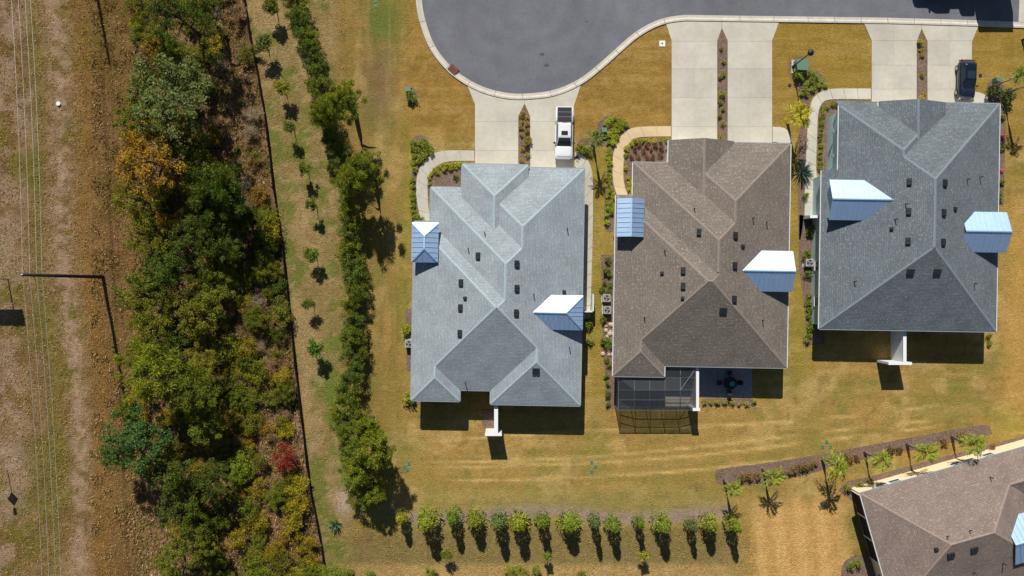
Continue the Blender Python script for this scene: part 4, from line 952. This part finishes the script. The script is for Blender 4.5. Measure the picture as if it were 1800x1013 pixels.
# ------------------------------------------------------------------ black fence along the thicket
fe = empty('silt_fence'); tag(fe, 'long low black fabric fence between the thicket and the mown strip', 'fence')
fp = smoothpath(FENCE, 4)
for i, (a, b) in enumerate(zip(fp[:-1], fp[1:])):
    A, B = U(*a), U(*b); n = (B - A).cross(Vector((0, 0, 1))).normalized() * .02; z0, z1 = .72 + .14 * math.sin(i * 2.1), .72 + .14 * math.sin(i * 2.1 + 2.1)
    P = [A - n, B - n, B + n, A + n]; mb = MB(); lo = [(q.x, q.y, -.1) for q in P]; hi = [(q.x, q.y, z) for q, z in zip(P, (z0, z1, z1, z0))]
    mb.rings([lo, hi]).build('fabric_panel', M['fabric'], fe); MB().bar((A.x, A.y, -.1), (A.x, A.y, z0 + .15), .06).build('stake', M['pole'], fe)

# ------------------------------------------------------------------ plants
rng = np.random.RandomState(11)
def leaves_mesh(name, pos, nrm, size, aspect, m, dirs=None):
    """rhombic leaves; pos (n,3), nrm (n,3), size (n,)"""
    n = len(pos); nrm = nrm / np.linalg.norm(nrm, axis=1, keepdims=True)
    a = rng.randn(n, 3) if dirs is None else dirs
    u = a - (a * nrm).sum(1, keepdims=True) * nrm; u /= np.linalg.norm(u, axis=1, keepdims=True) + 1e-9; v = np.cross(nrm, u)
    L = size[:, None]; W = L * aspect
    V = np.stack([pos - u * L * .5, pos + v * W * .5 + u * L * .05, pos + u * L * .5, pos - v * W * .5 + u * L * .05], 1).reshape(-1, 3)
    me = bpy.data.meshes.new(name); me.vertices.add(4 * n); me.vertices.foreach_set('co', V.ravel().astype(np.float32))
    me.loops.add(4 * n); me.loops.foreach_set('vertex_index', np.arange(4 * n, dtype=np.int32)); me.polygons.add(n); me.polygons.foreach_set('loop_start', np.arange(n, dtype=np.int32) * 4)
    me.update(calc_edges=True); me.materials.append(m); return me
def unit(n): v = rng.randn(n, 3); return v / np.linalg.norm(v, axis=1, keepdims=True)
def crown_mesh(name, kc, per, leaf, aspect=.6, clump=(.2, .32), zs=.8, shell=(.5, .95), needle=False, lean=.6):
    d = unit(kc); d[:, 2] = np.abs(d[:, 2]) * 1.0 - .25; d /= np.linalg.norm(d, axis=1, keepdims=True)
    rad = rng.uniform(shell[0], shell[1], kc)[:, None]; c = d * rad; c[:, 2] *= zs
    cr = rng.uniform(*clump, kc)
    pos, nr, sz, dr = [], [], [], []
    for k in range(kc):
        n = int(per * rng.uniform(.6, 1.4)); q = unit(n); rr = rng.rand(n, 1) ** .45 * cr[k]; o = q * rr; o[:, 2] *= .7
        pos.append(c[k] + o); nr.append((unit(n) + q * .5 + np.array([0, 0, lean])) if not needle else unit(n)); sz.append(leaf * rng.uniform(.6, 1.5, n)); dr.append(q + .3 * unit(n) if needle else unit(n))
    return leaves_mesh(name, np.concatenate(pos), np.concatenate(nr), np.concatenate(sz), aspect, M['leaf'], np.concatenate(dr))
CR = {'broad': [crown_mesh('broad_crown', 70, 120, .058, .65, (.11, .26), .9, (.3, 1.1)) for _ in range(6)],
      'open': [crown_mesh('open_crown', 50, 95, .055, .6, (.12, .22), .85, (.25, 1.05)) for _ in range(3)],
      'bush': [crown_mesh('bush_crown', 26, 75, .095, .5, (.2, .38), .8, (.25, .9)) for _ in range(6)],
      'hedge': [crown_mesh('hedge_crown', 34, 110, .1, .32, (.17, .3), 1.0, (.3, .95), False, .3) for _ in range(5)],
      'pine': [crown_mesh('pine_crown', 75, 150, .12, .16, (.13, .23), .75, (.25, 1.02), True) for _ in range(4)],
      'shrub': [crown_mesh('shrub_foliage', 12, 30, .24, .45, (.28, .5), .85, (.2, .7)) for _ in range(5)],
      'sapling': [crown_mesh('sapling_crown', 16, 70, .2, .4, (.25, .42), .95, (.2, .75), False, .3) for _ in range(5)],
      'twig': [crown_mesh('twig_crown', 18, 70, .26, .06, (.25, .45), .7, (.2, .8), True) for _ in range(3)]}
# upright small tree for the lower row
def column_crown(name):
    n = 1500; z = rng.rand(n) ** .8; r_ = (1 - z * .75) * rng.uniform(.35, 1, n) ** .5 * (1 + .25 * np.sin(z * 17)); a = rng.rand(n) * 6.283
    pos = np.stack([r_ * np.cos(a), r_ * np.sin(a), z * 2], 1); dr = np.stack([np.cos(a), np.sin(a), np.full(n, .6)], 1) + .4 * unit(n)
    return leaves_mesh(name, pos, unit(n) + np.array([0, 0, .5]), .24 * rng.uniform(.6, 1.5, n), .3, M['leaf'], dr)
CR['column'] = [column_crown('column_crown') for _ in range(4)]
def yucca_mesh():
    n = 90; a = rng.rand(n) * 6.283; el = rng.uniform(.1, 1.3, n); d = np.stack([np.cos(a) * np.cos(el), np.sin(a) * np.cos(el), np.sin(el)], 1)
    return leaves_mesh('spiky_foliage', d * .5, np.cross(d, unit(n)), np.full(n, 1.0), .09, M['leaf'], d)
CR['yucca'] = [yucca_mesh() for _ in range(2)]
def trunk_mesh(n_limb=5):
    mb = MB().tube([(0, 0, -.02), (.01, 0, .3), (.02, .01, .7), (0, 0, 1)], [.05, .04, .028, .012], 8)
    for k in range(n_limb):
        a = k * 2.4 + random.random(); z = .45 + .1 * k; l = .32 - .03 * k
        mb.tube([(0, 0, z), (l * .5 * math.cos(a), l * .5 * math.sin(a), z + .12), (l * math.cos(a), l * math.sin(a), z + .2)], [.022, .014, .005], 5)
    return mb.mesh('trunk', M['bark'])
TR = [trunk_mesh() for _ in range(4)]
def plant(name, px, py, hz, rad, ht, kind, color, label, cat='tree', group=None, jit=.12, low=.0, trunk=True):
    """px,py: where the crown's middle shows; hz: height of that middle; rad: crown radius m; ht: total height m"""
    p = U(px, py, hz); gz = float(berm(np.array(p.x * S + 900), np.array(506.5 - p.y * S)))
    e = empty(name, (p.x, p.y, gz)); tag(e, label, cat, group)
    me = random.choice(CR[kind]); c = link('crown' if trunk else 'foliage', me, e)
    if kind == 'column': c.scale = (rad, rad, (ht - .4) / 2); c.location = (0, 0, .4)
    elif kind == 'yucca': c.scale = (rad, rad, ht)
    else:
        v = {'pine': .7, 'hedge': 1.0, 'sapling': .95, 'broad': .8, 'open': .8}.get(kind, .75) + .15; half = max(hz - low, ht - hz); zs = (ht - hz) / v; c.scale = (rad * random.uniform(.92, 1.08), rad * random.uniform(.92, 1.08), max(zs, .3 * rad)); c.location = (0, 0, hz - zs * .12)
    c.rotation_euler = (0, 0, random.uniform(0, 6.283)); f = random.uniform(1 - jit, 1 + jit)
    c.color = (color[0] * f * random.uniform(.93, 1.07), color[1] * f, color[2] * f, 1)
    t = link('trunk' if trunk else 'stem', random.choice(TR), e); tw = ht * (.4 if ht < 4.5 else .7); t.scale = (tw, tw, hz + (ht - hz) * .12); t.rotation_euler = (0, 0, random.uniform(0, 6.28))
    return e
DK, OL, YE, ORR, BG, BR, PI, BN, GR, RED = (.038, .057, .005), (.084, .088, .007), (.14, .12, .007), (.15, .095, .01), (.07, .09, .025), (.095, .12, .008), (.075, .09, .008), (.15, .105, .055), (.17, .14, .11), (.13, .02, .012)
LV = lambda py: 'near the top of the picture' if py < 130 else 'level with the cul-de-sac' if py < 260 else 'level with the pickup' if py < 330 else 'level with the entry roofs' if py < 470 else 'level with the utility pole' if py < 560 else 'level with the back porches' if py < 760 else 'below the red bush' if py < 900 else 'near the bottom edge'
CNAME = {DK: 'dark green', OL: 'olive', YE: 'yellow-green', ORR: 'orange-tinged', BG: 'grey-green', BR: 'bright green', PI: 'mid green', BN: 'brown', GR: 'grey leafless', RED: 'crimson'}
# tall trees of the thicket: px, py, height of crown middle, radius px, total height, kind, colour
BIG = [(292, 165, 8, 66, 10.5, 'broad', BG), (236, 210, 6, 38, 8, 'broad', OL), (262, 285, 7, 56, 9.5, 'broad', ORR), (318, 250, 6, 44, 8, 'broad', DK), (385, 335, 6, 58, 9, 'pine', DK), (345, 420, 5, 48, 7.5, 'broad', DK), (232, 350, 5, 36, 6.5, 'broad', OL), (262, 425, 4.5, 44, 6.5, 'open', OL),
       (295, 478, 5, 42, 7, 'broad', DK), (250, 520, 5, 44, 7, 'broad', PI), (262, 580, 4.5, 40, 6.5, 'broad', OL), (345, 550, 4, 42, 6, 'broad', OL), (305, 25, 7, 52, 9.5, 'open', DK), (355, 25, 6, 42, 8.5, 'open', DK), (250, 15, 5, 36, 7, 'open', OL), (262, 655, 7, 58, 9.5, 'pine', BR),
       (335, 690, 6, 46, 8, 'pine', PI), (240, 770, 6.5, 58, 9, 'broad', (.04, .075, .016)), (292, 832, 5.5, 42, 8, 'broad', DK), (318, 905, 5, 42, 7, 'open', DK), (365, 745, 4, 34, 5.5, 'broad', PI), (300, 985, 3, 34, 4.5, 'broad', PI), (395, 430, 4, 36, 5.5, 'broad', DK), (205, 800, 5, 30, 7, 'broad', (.044, .078, .016)),
       (340, 310, 5, 44, 7, 'open', OL), (330, 140, 5.5, 40, 7.5, 'broad', BG), (375, 505, 3.5, 34, 5, 'broad', PI), (350, 640, 4, 34, 5.5, 'broad', OL), (300, 610, 4, 36, 5.5, 'broad', DK), (370, 850, 4, 36, 5.5, 'broad', DK), (345, 960, 3.5, 36, 5, 'broad', PI), (425, 390, 3, 34, 4.5, 'pine', DK)]
cnt = {}
for px, py, hz, rp, ht, kind, colr in BIG:
    nm = CNAME.get(colr, 'deep green'); key = (nm, LV(py), kind == 'pine'); cnt[key] = cnt.get(key, 0) + 1
    word = 'pine' if kind == 'pine' else 'tree'
    ext = '' if cnt[key] == 1 else f', {od(cnt[key])} such'
    plant('pine_tree' if kind == 'pine' else 'thicket_tree', px, py, hz, rp / S * random.uniform(.86, 1.0), ht, kind, colr, f'tall {nm} {word} in the thicket {LV(py)}{ext}', 'tree', 'tall trees of the thicket')
plant('red_bush', 497, 803, 1.5, 1.75, 2.6, 'bush', RED, 'crimson red bush in the thicket beside the black fence', 'bush', trunk=False)
# lower bushes and saplings fill the rest of the thicket
pts = []
rr = random.Random(5); tries = 0
while len(pts) < 290 and tries < 20000:
    tries += 1; py = rr.uniform(-15, 1030); px = rr.uniform(205, float(fence_x(py)) - 10)
    left = 222 + 14 * math.sin(py / 70) + (12 if 300 < py < 620 else 0) + (70 if py > 830 else 0)
    if px < left: continue
    if any(math.hypot(px - q[0], py - q[1]) < q[3] * .62 for q in BIG) or math.hypot(px - 497, py - 803) < 34: continue
    dens = 29 if px > 390 and py < 330 else 13.5
    if any(math.hypot(px - q[0], py - q[1]) < dens for q in pts): continue
    pts.append((px, py))
pts.sort(key=lambda q: q[1]); cnt = {}
for px, py in pts:
    near = fence_x(py) - px < 45; u = rr.random()
    if px > 385 and py < 340: pal = [(BN, .42), (GR, .24), (OL, .14), (PI, .12), (YE, .08)]
    elif py > 640: pal = [(OL, .3), (YE, .24), (PI, .2), (BR, .1), (ORR, .09), (BN, .05), (GR, .02)]
    else: pal = [(OL, .27), (PI, .2), (DK, .18), (BN, .12), (ORR, .1), (YE, .07), (GR, .06)]
    for colr, wgt in pal:
        if u < wgt: break
        u -= wgt
    rad = rr.uniform(.75, 1.65) * (.8 if colr in (BN, GR) else 1); ht = rad * rr.uniform(1.2, 1.9)
    kind = 'twig' if colr is GR or (colr is BN and rr.random() < .6) else ('pine' if colr in (PI, BR) and rr.random() < .35 else 'bush')
    nm = CNAME[colr]; sz = 'small' if rad < 1.1 else 'large'; where = 'close to the black fence' if near else 'inside the thicket'
    key = (nm, sz, where); cnt[key] = cnt.get(key, 0) + 1
    plant('thicket_bush', px, py, ht * .5, rad, ht, kind, colr, f'{sz} {nm} bush {where}, {od(cnt[key])} such from the top', 'bush', 'bushes of the thicket', .2, trunk=False)
# hedge row of evergreens
HE = smoothpath([(512, -15), (527, 30), (543, 75), (553, 115), (563, 155), (574, 200), (590, 250), (606, 300), (614, 350), (613, 400), (617, 450), (622, 500), (619, 550), (621, 600), (613, 660), (606, 720), (611, 775), (622, 825), (634, 872)], 8)
d = [0]
for a, b in zip(HE[:-1], HE[1:]): d.append(d[-1] + math.dist(a, b))
nh = 42
for k in range(nh):
    t_ = d[-1] * k / (nh - 1); px = np.interp(t_, d, [q[0] for q in HE]) + rr.uniform(-4, 4); py = np.interp(t_, d, [q[1] for q in HE]) + rr.uniform(-4, 4)
    plant('hedge_tree', px, py, 1.9, rr.uniform(1.2, 1.75), rr.uniform(2.8, 4.3), 'hedge', rr.choice([(.068, .092, .009), (.082, .1, .009), (.058, .086, .012), (.07, .094, .014)]), f'evergreen in the dense hedge row, {od(k + 1)} from the top of the picture', 'tree', 'evergreen hedge row')
for px, py, hz, rp, ht, lb in ((603, 178, 6, 38, 8.5, 'large pine rising from the hedge left of the small lawn pedestal'), (567, 200, 4, 28, 6, 'shorter pine in the hedge left of the topmost large pine'), (638, 300, 6, 38, 8.5, 'large pine rising from the hedge level with the curved walk'), (612, 318, 4.5, 30, 6.5, 'shorter pine in the hedge left of the middle large pine'), (652, 785, 6, 40, 8.5, 'large pine at the lower end of the hedge'), (628, 830, 4.5, 32, 6.5, 'pine in the hedge below left of the lower large pine'), (655, 862, 3.5, 26, 5, 'small pine at the very foot of the hedge'), (640, 750, 5, 26, 7, 'pine in the hedge above the lower large pine')):
    plant('pine_tree', px, py, hz, rp / S * .95, ht, 'pine', (.1, .118, .01), lb, 'tree', 'pines standing in the hedge row', .1)
# young trees in the strip beside the black fence
for k, (px, py, r_, ht, cl) in enumerate(((477, 12, .9, 3.0, DK), (461, 77, .95, 3.0, (.04, .06, .025)), (494, 155, .85, 2.7, (.08, .1, .015)), (508, 222, .65, 2.9, (.06, .08, .035)), (534, 297, .7, 2.6, (.05, .08, .02)), (548, 360, .6, 2.9, (.05, .08, .025)), (548, 447, .8, 2.8, (.045, .08, .02)), (543, 535, .65, 2.6, (.045, .065, .03)), (552, 613, .85, 3.0, (.03, .075, .02)))):
    plant('young_tree', px, py, ht * .68, r_ * 1.4, ht, 'sapling', (cl[0] * 1.4, cl[1] * 1.15, cl[2] * .5), f'young tree in the grass strip beside the black fence, {od(k + 1)} from the top', 'tree', 'young trees along the black fence')
plant('spiky_yucca', 588, 925, .6, 1.0, 1.1, 'yucca', (.06, .1, .06), 'blue-green spiky yucca in the grass below the hedge', 'plant', trunk=False)
# row of small trees along the lower edge
for k, (px, py, r_, ht, cl) in enumerate(((704, 908, .8, 3.3, (.16, .17, .015)), (750, 918, 1.15, 3.8, (.13, .15, .015)), (795, 912, .8, 3.9, (.09, .13, .015)), (832, 914, 1.05, 3.6, (.12, .14, .015)), (873, 917, .95, 4.1, (.06, .1, .03)), (912, 918, 1.2, 3.8, (.12, .15, .015)), (955, 917, .75, 4.0, (.09, .13, .015)), (1000, 918, 1.2, 3.7, (.1, .14, .015)), (1047, 918, .6, 4.2, (.07, .1, .035)), (1078, 922, 1.05, 3.9, (.11, .15, .02)), (1124, 920, .75, 3.7, (.08, .13, .012)), (1166, 921, 1.1, 3.7, (.11, .15, .02)), (1216, 922, .7, 3.8, (.07, .09, .035)), (1247, 924, 1.05, 3.5, (.12, .14, .02)), (1292, 922, .9, 3.6, (.1, .13, .015)))):
    plant('row_tree', px + rr.uniform(-3, 3), py + 2 + rr.uniform(-3, 3), ht * .62, r_ * rr.uniform(.85, 1.2), ht * rr.uniform(.9, 1.12), 'column', cl, f'small leafy tree in the row along the bottom, {od(k + 1)} from the left', 'tree', 'row of small trees along the lower lawn')
for k, (px, py, r_, cl) in enumerate(((786, 976, .7, (.09, .11, .015)), (960, 978, .55, (.11, .14, .015)), (1130, 978, .6, (.18, .17, .015)))):
    plant('row_tree', px, py, 1.8, r_ * 1.2, 2.7, 'sapling', cl, f'round small tree below the main row, {od(k + 1)} from the left', 'tree', 'three small trees below the row')
for k, (px, py, r_) in enumerate(((585, 1005, 1.1), (610, 1008, .9), (757, 1006, .8), (898, 1004, 1.0), (915, 1006, 1.1), (941, 1002, .8), (1020, 1010, .7), (650, 1010, .7))):
    plant('edge_bush', px, py, .6, r_, 1.3, 'bush', (.12, .14, .02), f'low yellow-green bush at the bottom edge, {od([585, 610, 650, 757, 898, 915, 941, 1020].index(px) + 1)} from the left', 'bush', 'bushes cut by the bottom edge', trunk=False)

# palms
def palm_crown(nf=14, droop=.9):
    pos, nr, sz, dr, asp = [], [], [], [], []
    mbv = []
    for k in range(nf):
        a = k * 2.399 + random.uniform(-.2, .2); el = random.uniform(-.1, .9) if k < nf - 4 else random.uniform(.9, 1.35); L = random.uniform(.8, 1.25)
        for j in range(13):
            s_ = (j + 1) / 13; r_ = L * s_ * math.cos(el) * (1 - .12 * s_); z = L * s_ * math.sin(el) - droop * .45 * s_ * s_
            c = np.array([r_ * math.cos(a), r_ * math.sin(a), z]); fwd = np.array([math.cos(a) * math.cos(el), math.sin(a) * math.cos(el), math.sin(el) - droop * .9 * s_]); side = np.array([-math.sin(a), math.cos(a), 0])
            ll = .3 * math.sin(min(1, s_ * 1.05 + .12) * math.pi * .82) + .06
            for sg in (-1, 1):
                dd = fwd * .75 + side * sg * .8 + np.array([0, 0, -.25]); dd /= np.linalg.norm(dd)
                pos.append(c + dd * ll * .45); dr.append(dd); nr.append(np.array([0, 0, 1]) + .35 * rng.randn(3)); sz.append(ll)
    return leaves_mesh('fronds', np.array(pos), np.array(nr), np.array(sz), .17, M['leaf'], np.array(dr))
PC = [palm_crown() for _ in range(4)]
def palm(px, py, ht, rad, color, label):
    """px,py base on the ground"""
    b = U(px, py); e = empty('palm_tree', b); tag(e, label, 'palm tree', 'palm trees')
    MB().tube([(0, 0, -.05), (.02, .02, ht * .3), (0, .03, ht * .7), (0, 0, ht)], [.2, .15, .14, .17], 10).build('trunk', M['palm_bark'], e, True)
    c = link('crown', random.choice(PC), e); c.location = (0, 0, ht); c.scale = (rad, rad, rad); c.rotation_euler = (0, 0, random.uniform(0, 6.28)); c.color = (*color, 1)
    for k in range(3):
        a = k * 2.1; MB().bar((.15 * math.cos(a), .15 * math.sin(a), ht - .5), (.35 * math.cos(a), .35 * math.sin(a), ht - .15), .05).build('frond_stub', M['palm_bark'], e)
PG = (.13, .16, .02)
for k, (px, py) in enumerate(((1273, 845), (1341, 826), (1445, 806), (1520, 796), (1594, 782), (1673, 769))):
    palm(px, py, (3.2, 3.1, 3.8, 3.6, 3.6, 3.7)[k], (1.25, 1.5, 1.85, 1.55, 1.6, 1.7)[k], PG, f'palm in the long bed by the angled taupe-roofed house, {od(k + 1)} from the left')
palm(1042, 256, 3.8, 1.3, (.07, .1, .02), 'palm between the pickup and the curved tan walk'); palm(1384, 216, 3.4, 2.0, (.2, .19, .015), 'large yellow-green palm between the brown and slate-blue roofs')
palm(1738, 156, 4.9, 1.25, (.09, .13, .02), 'tall palm at the right edge, left of the pair'); palm(1763, 167, 5.0, 1.25, (.09, .13, .02), 'tall palm at the right edge, right of the pair')
plant('spiky_yucca', 1414, 300, .8, 1.5, 1.6, 'yucca', (.06, .1, .09), 'blue-grey spiky plant beside the walk of the slate-blue roofed house', 'plant', trunk=False)

# shrubs in the beds
YG, MG, DG, MR = (.16, .17, .015), (.075, .11, .018), (.035, .06, .018), (.1, .045, .03)
def shrubs(where, lst, color, r_=.4, what='small round', cname='green'):
    g = f'shrubs {where}'
    for k, q in enumerate(lst):
        px, py = q[0], q[1]; rad = (q[2] if len(q) > 2 else r_) * random.uniform(.95, 1.35); me = random.choice(CR['shrub'])
        o = link('garden_shrub', me); p = U(px, py, .3); o.location = (p.x, p.y, rad * .55); o.scale = (rad, rad, rad * .95); o.rotation_euler = (0, 0, random.uniform(0, 6.28)); f = random.uniform(.8, 1.2)
        f *= 1.25; o.color = (color[0] * f * random.uniform(.88, 1.12), color[1] * f, color[2] * f * .7, 1); tag(o, f'{what} {cname} shrub {where}, {od(k + 1)} from top', 'shrub', g)
srt = lambda l: sorted(l, key=lambda q: (q[1], q[0]))
shrubs('left of the leftmost curved walk', srt([(745, 245), (726, 250), (736, 253), (746, 254), (753, 257), (725.5, 261), (735, 263), (748, 263), (757, 266), (726, 274), (736, 273), (748, 272), (741, 279), (727, 286), (735.5, 284), (728, 298), (726, 317), (726, 328), (726, 340), (726, 351), (726, 361), (727, 372), (733, 379), (739, 384), (728, 384)]), (.1, .125, .018))
shrubs('in the bed inside the leftmost curved walk', srt([(755, 323), (754, 313), (757, 305), (764, 299), (771, 294), (779, 291), (787, 290), (796, 289), (804, 288), (811, 287), (769, 302), (782, 297), (791, 296), (801, 294)]), YG, .34, cname='yellow-green'); shrubs('alone in the bare bed by the pale blue-grey roof', [(800, 311)], DG, .4, 'single', 'dark')
shrubs('in the leftmost driveway planting strip', srt([(920, 198), (917, 205), (925, 207), (917, 215), (926, 217), (916, 224), (927, 230), (916, 237), (925, 247, .6), (918, 262), (927, 272), (917, 282), (926, 288)]), (.14, .12, .03), .32, 'sparse', 'olive'); shrubs('in the middle driveway planting strip', srt([(1268, 86), (1272, 108), (1272, 130), (1266, 135), (1270, 165, .5), (1266, 178), (1271, 190), (1265, 202), (1272, 217), (1268, 242, .5)]), (.1, .11, .025), .32, 'sparse', 'olive'); shrubs('in the rightmost driveway planting strip', srt([(1618, 76, .4), (1620, 88), (1622, 96), (1622, 132), (1626, 164), (1620, 170)]), (.16, .14, .03), .32, 'sparse', 'straw-coloured')
shrubs('edging the inside of the tan walk', srt([(1172, 246), (1161, 246), (1150, 247), (1138, 246), (1128, 247), (1118, 248), (1110, 253), (1102, 261), (1100, 272), (1100, 296), (1103, 313), (1108, 322), (1106, 330), (1111, 338)]), YG, .36, cname='yellow-green')
shrubs('centred in the bed inside the tan walk', srt([(1117, 263), (1131, 264), (1145, 262), (1110, 275), (1123, 277), (1137, 274), (1149, 275), (1161, 272), (1124, 256), (1137, 256), (1153, 257), (1163, 261)]), MR, .32, cname='dark reddish')
shrubs('outside the bend of the tan walk', srt([(1072, 211), (1080, 208), (1088, 211), (1096, 215), (1102, 220), (1066, 218), (1075, 219), (1084, 220), (1092, 224), (1078, 228), (1086, 231), (1070, 237), (1077, 241), (1084, 240), (1070, 249), (1077, 251)]), (.14, .165, .018), .42, cname='bright green')
shrubs('in the narrow bed along the tan walk', srt([(1071, 262), (1071, 270), (1071, 278), (1071, 287), (1071, 297), (1071, 307), (1071, 316), (1071, 325), (1072, 334), (1068, 345), (1079, 350), (1066, 356), (1075, 359), (1068, 367), (1080, 365), (1067, 378), (1066, 391), (1078, 343), (1076, 373)]), (.13, .155, .018), .4, cname='light green')
shrubs('beside the left wall of the brown roofed house', srt([(1069, 458), (1065, 475, .5), (1071, 483), (1062, 498), (1072, 500), (1059, 508), (1070, 512), (1060, 560), (1061, 600, .5), (1071, 604, .5), (1068, 634), (1072, 642), (1066, 660), (1069, 675), (1068, 692), (1068, 710)]), (.06, .085, .018), .4, 'loose', 'green')
shrubs('edging the walk of the slate-blue roofed house', srt([(1463, 183), (1472, 182), (1481, 182), (1490, 181), (1500, 181), (1510, 181), (1520, 181), (1527, 181), (1448, 190), (1456, 187), (1446, 198), (1444, 208), (1444, 217), (1444, 226), (1443, 236), (1443, 246), (1443, 256), (1443, 266), (1443, 276), (1443, 286), (1443, 295)]), (.11, .125, .02), .36, cname='light green')
shrubs('between the transformer box and the curved walk', srt([(1398, 131, .75), (1409, 137), (1421, 128), (1428, 131), (1436, 136), (1444, 142), (1451, 150), (1426, 141), (1433, 148), (1441, 151), (1419, 148), (1430, 156), (1415, 157, .5), (1419, 166), (1411, 165)]), (.1, .13, .018), .4, cname='mid green')
shrubs('left of the slate-blue roofed house', srt([(1416, 345), (1424, 405, .75), (1420, 448, .6), (1419, 482, .55), (1423, 520), (1422, 532), (1423, 545), (1422, 556), (1423, 567), (1424, 578), (1423, 590), (1419, 599)]), (.075, .1, .02), .42, 'leafy', 'green')
shrubs('between the palms of the long bed', srt([(1304, 839), (1316, 838), (1331, 836), (1375, 833), (1390, 831), (1398, 825), (1407, 823), (1416, 821), (1425, 818), (1434, 815), (1475, 805), (1483, 803), (1495, 807), (1507, 804), (1565, 793), (1581, 790), (1660, 776), (1690, 766), (1743, 787)]), (.085, .06, .03), .5, cname='reddish-brown')
shrubs('by the corner of the angled taupe-roofed house', [(1512, 852), (1528, 848), (1488, 858), (1508, 990), (1495, 996)], (.09, .1, .02), .6, 'leafy', 'green')
shrubs('under the leaning palms at the right edge', [(1746, 163), (1766, 168)], DG, .95, 'dense rounded', 'dark green'); shrubs('beside the small lawn pedestal', [(724, 171)], MG, .62, 'single dense', 'green'); shrubs('beside the left wall of the pale blue-grey roofed house', [(713, 578), (722, 700)], (.13, .16, .02), .75, 'feathery', 'yellow-green')
shrubs('beside the walk behind the pickup', [(1017, 260), (1028, 262), (1037, 266)], (.1, .12, .018), .6, 'leafy', 'green'); shrubs('edging the shaded patio', [(1238, 706), (1250, 707), (1262, 707), (1275, 708), (1288, 708), (1300, 709), (1312, 709), (1325, 705)], (.16, .15, .04), .36, 'pale', 'variegated')
shrubs('right of the slate-blue roofed house', srt([(1763, 205), (1762, 260), (1761, 318), (1760, 338), (1759, 350), (1739, 592), (1741, 604)]), (.09, .11, .02), .36, 'small', 'green'); shrubs('along the right wall of the slate-blue roofed house', [(1764, 240), (1762, 300)], (.4, .08, .2), .28, 'small', 'pink-flowered'); shrubs('by the dark side of the pale blue-grey roofed house', [(1034, 568), (1036, 600)], (.08, .11, .02), .55, 'leafy', 'green')

# ------------------------------------------------------------------ uncountable ground cover
def cover(name, label, n, fn, size, aspect, color, m, zlo=.02, up=.8):
    xs, ys = fn(n); gz = berm(xs, ys); P = np.stack([(xs - 900) / S, (506.5 - ys) / S, gz + zlo + rng.rand(len(xs)) * size * .6], 1)
    d_ = unit(len(xs)); d_[:, 2] = np.abs(d_[:, 2]) + up
    me = leaves_mesh(name, P, np.cross(d_, unit(len(xs))), size * rng.uniform(.5, 1.5, len(xs)), aspect, m, d_); o = link(name, me); o.color = (*color, 1); tag(o, label, kind='stuff'); return o
def in_thicket(n):
    y = rng.uniform(-20, 1035, n * 2); x = rng.uniform(160, 575, n * 2); k = (x < fence_x(y) - 4) & (fbm(x, y, 22) > .56 - .3 * (x > 235)); return x[k][:n], y[k][:n]
def in_corridor(n):
    y = rng.uniform(-20, 1035, n * 2); x = rng.uniform(-25, 250, n * 2); tx = 95 + 55 * (y / 1013) + 7 * np.sin(y / 90); k = (np.abs(x - tx) > 16 * rng.rand(n * 2)) & (fbm(x, y, 18) > .36); return x[k][:n], y[k][:n]
def in_strip(n):
    y = np.concatenate([rng.uniform(-20, 1035, n), rng.uniform(925, 1035, n)]); x = np.concatenate([rng.uniform(430, 610, n), rng.uniform(600, 1330, n)]); k = (x > fence_x(y) + 3) & (fbm(x, y, 16) > .45); return x[k][:n], y[k][:n]
cover('brown_undergrowth', 'dry brown undergrowth between the bushes of the thicket', 34000, in_thicket, .34, .16, (.2, .145, .085), M['twig'])
cover('green_undergrowth', 'low green growth on the thicket floor', 30000, in_thicket, .22, .45, (.085, .085, .01), M['leaf'])
cover('rough_grass', 'rough dry grass of the power line corridor', 42000, in_corridor, .22, .2, (.17, .115, .045), M['twig'], 0, .3)
cover('strip_grass', 'rough grass beside the fence and along the bottom edge', 22000, in_strip, .16, .22, (.17, .135, .05), M['twig'], 0, .3)
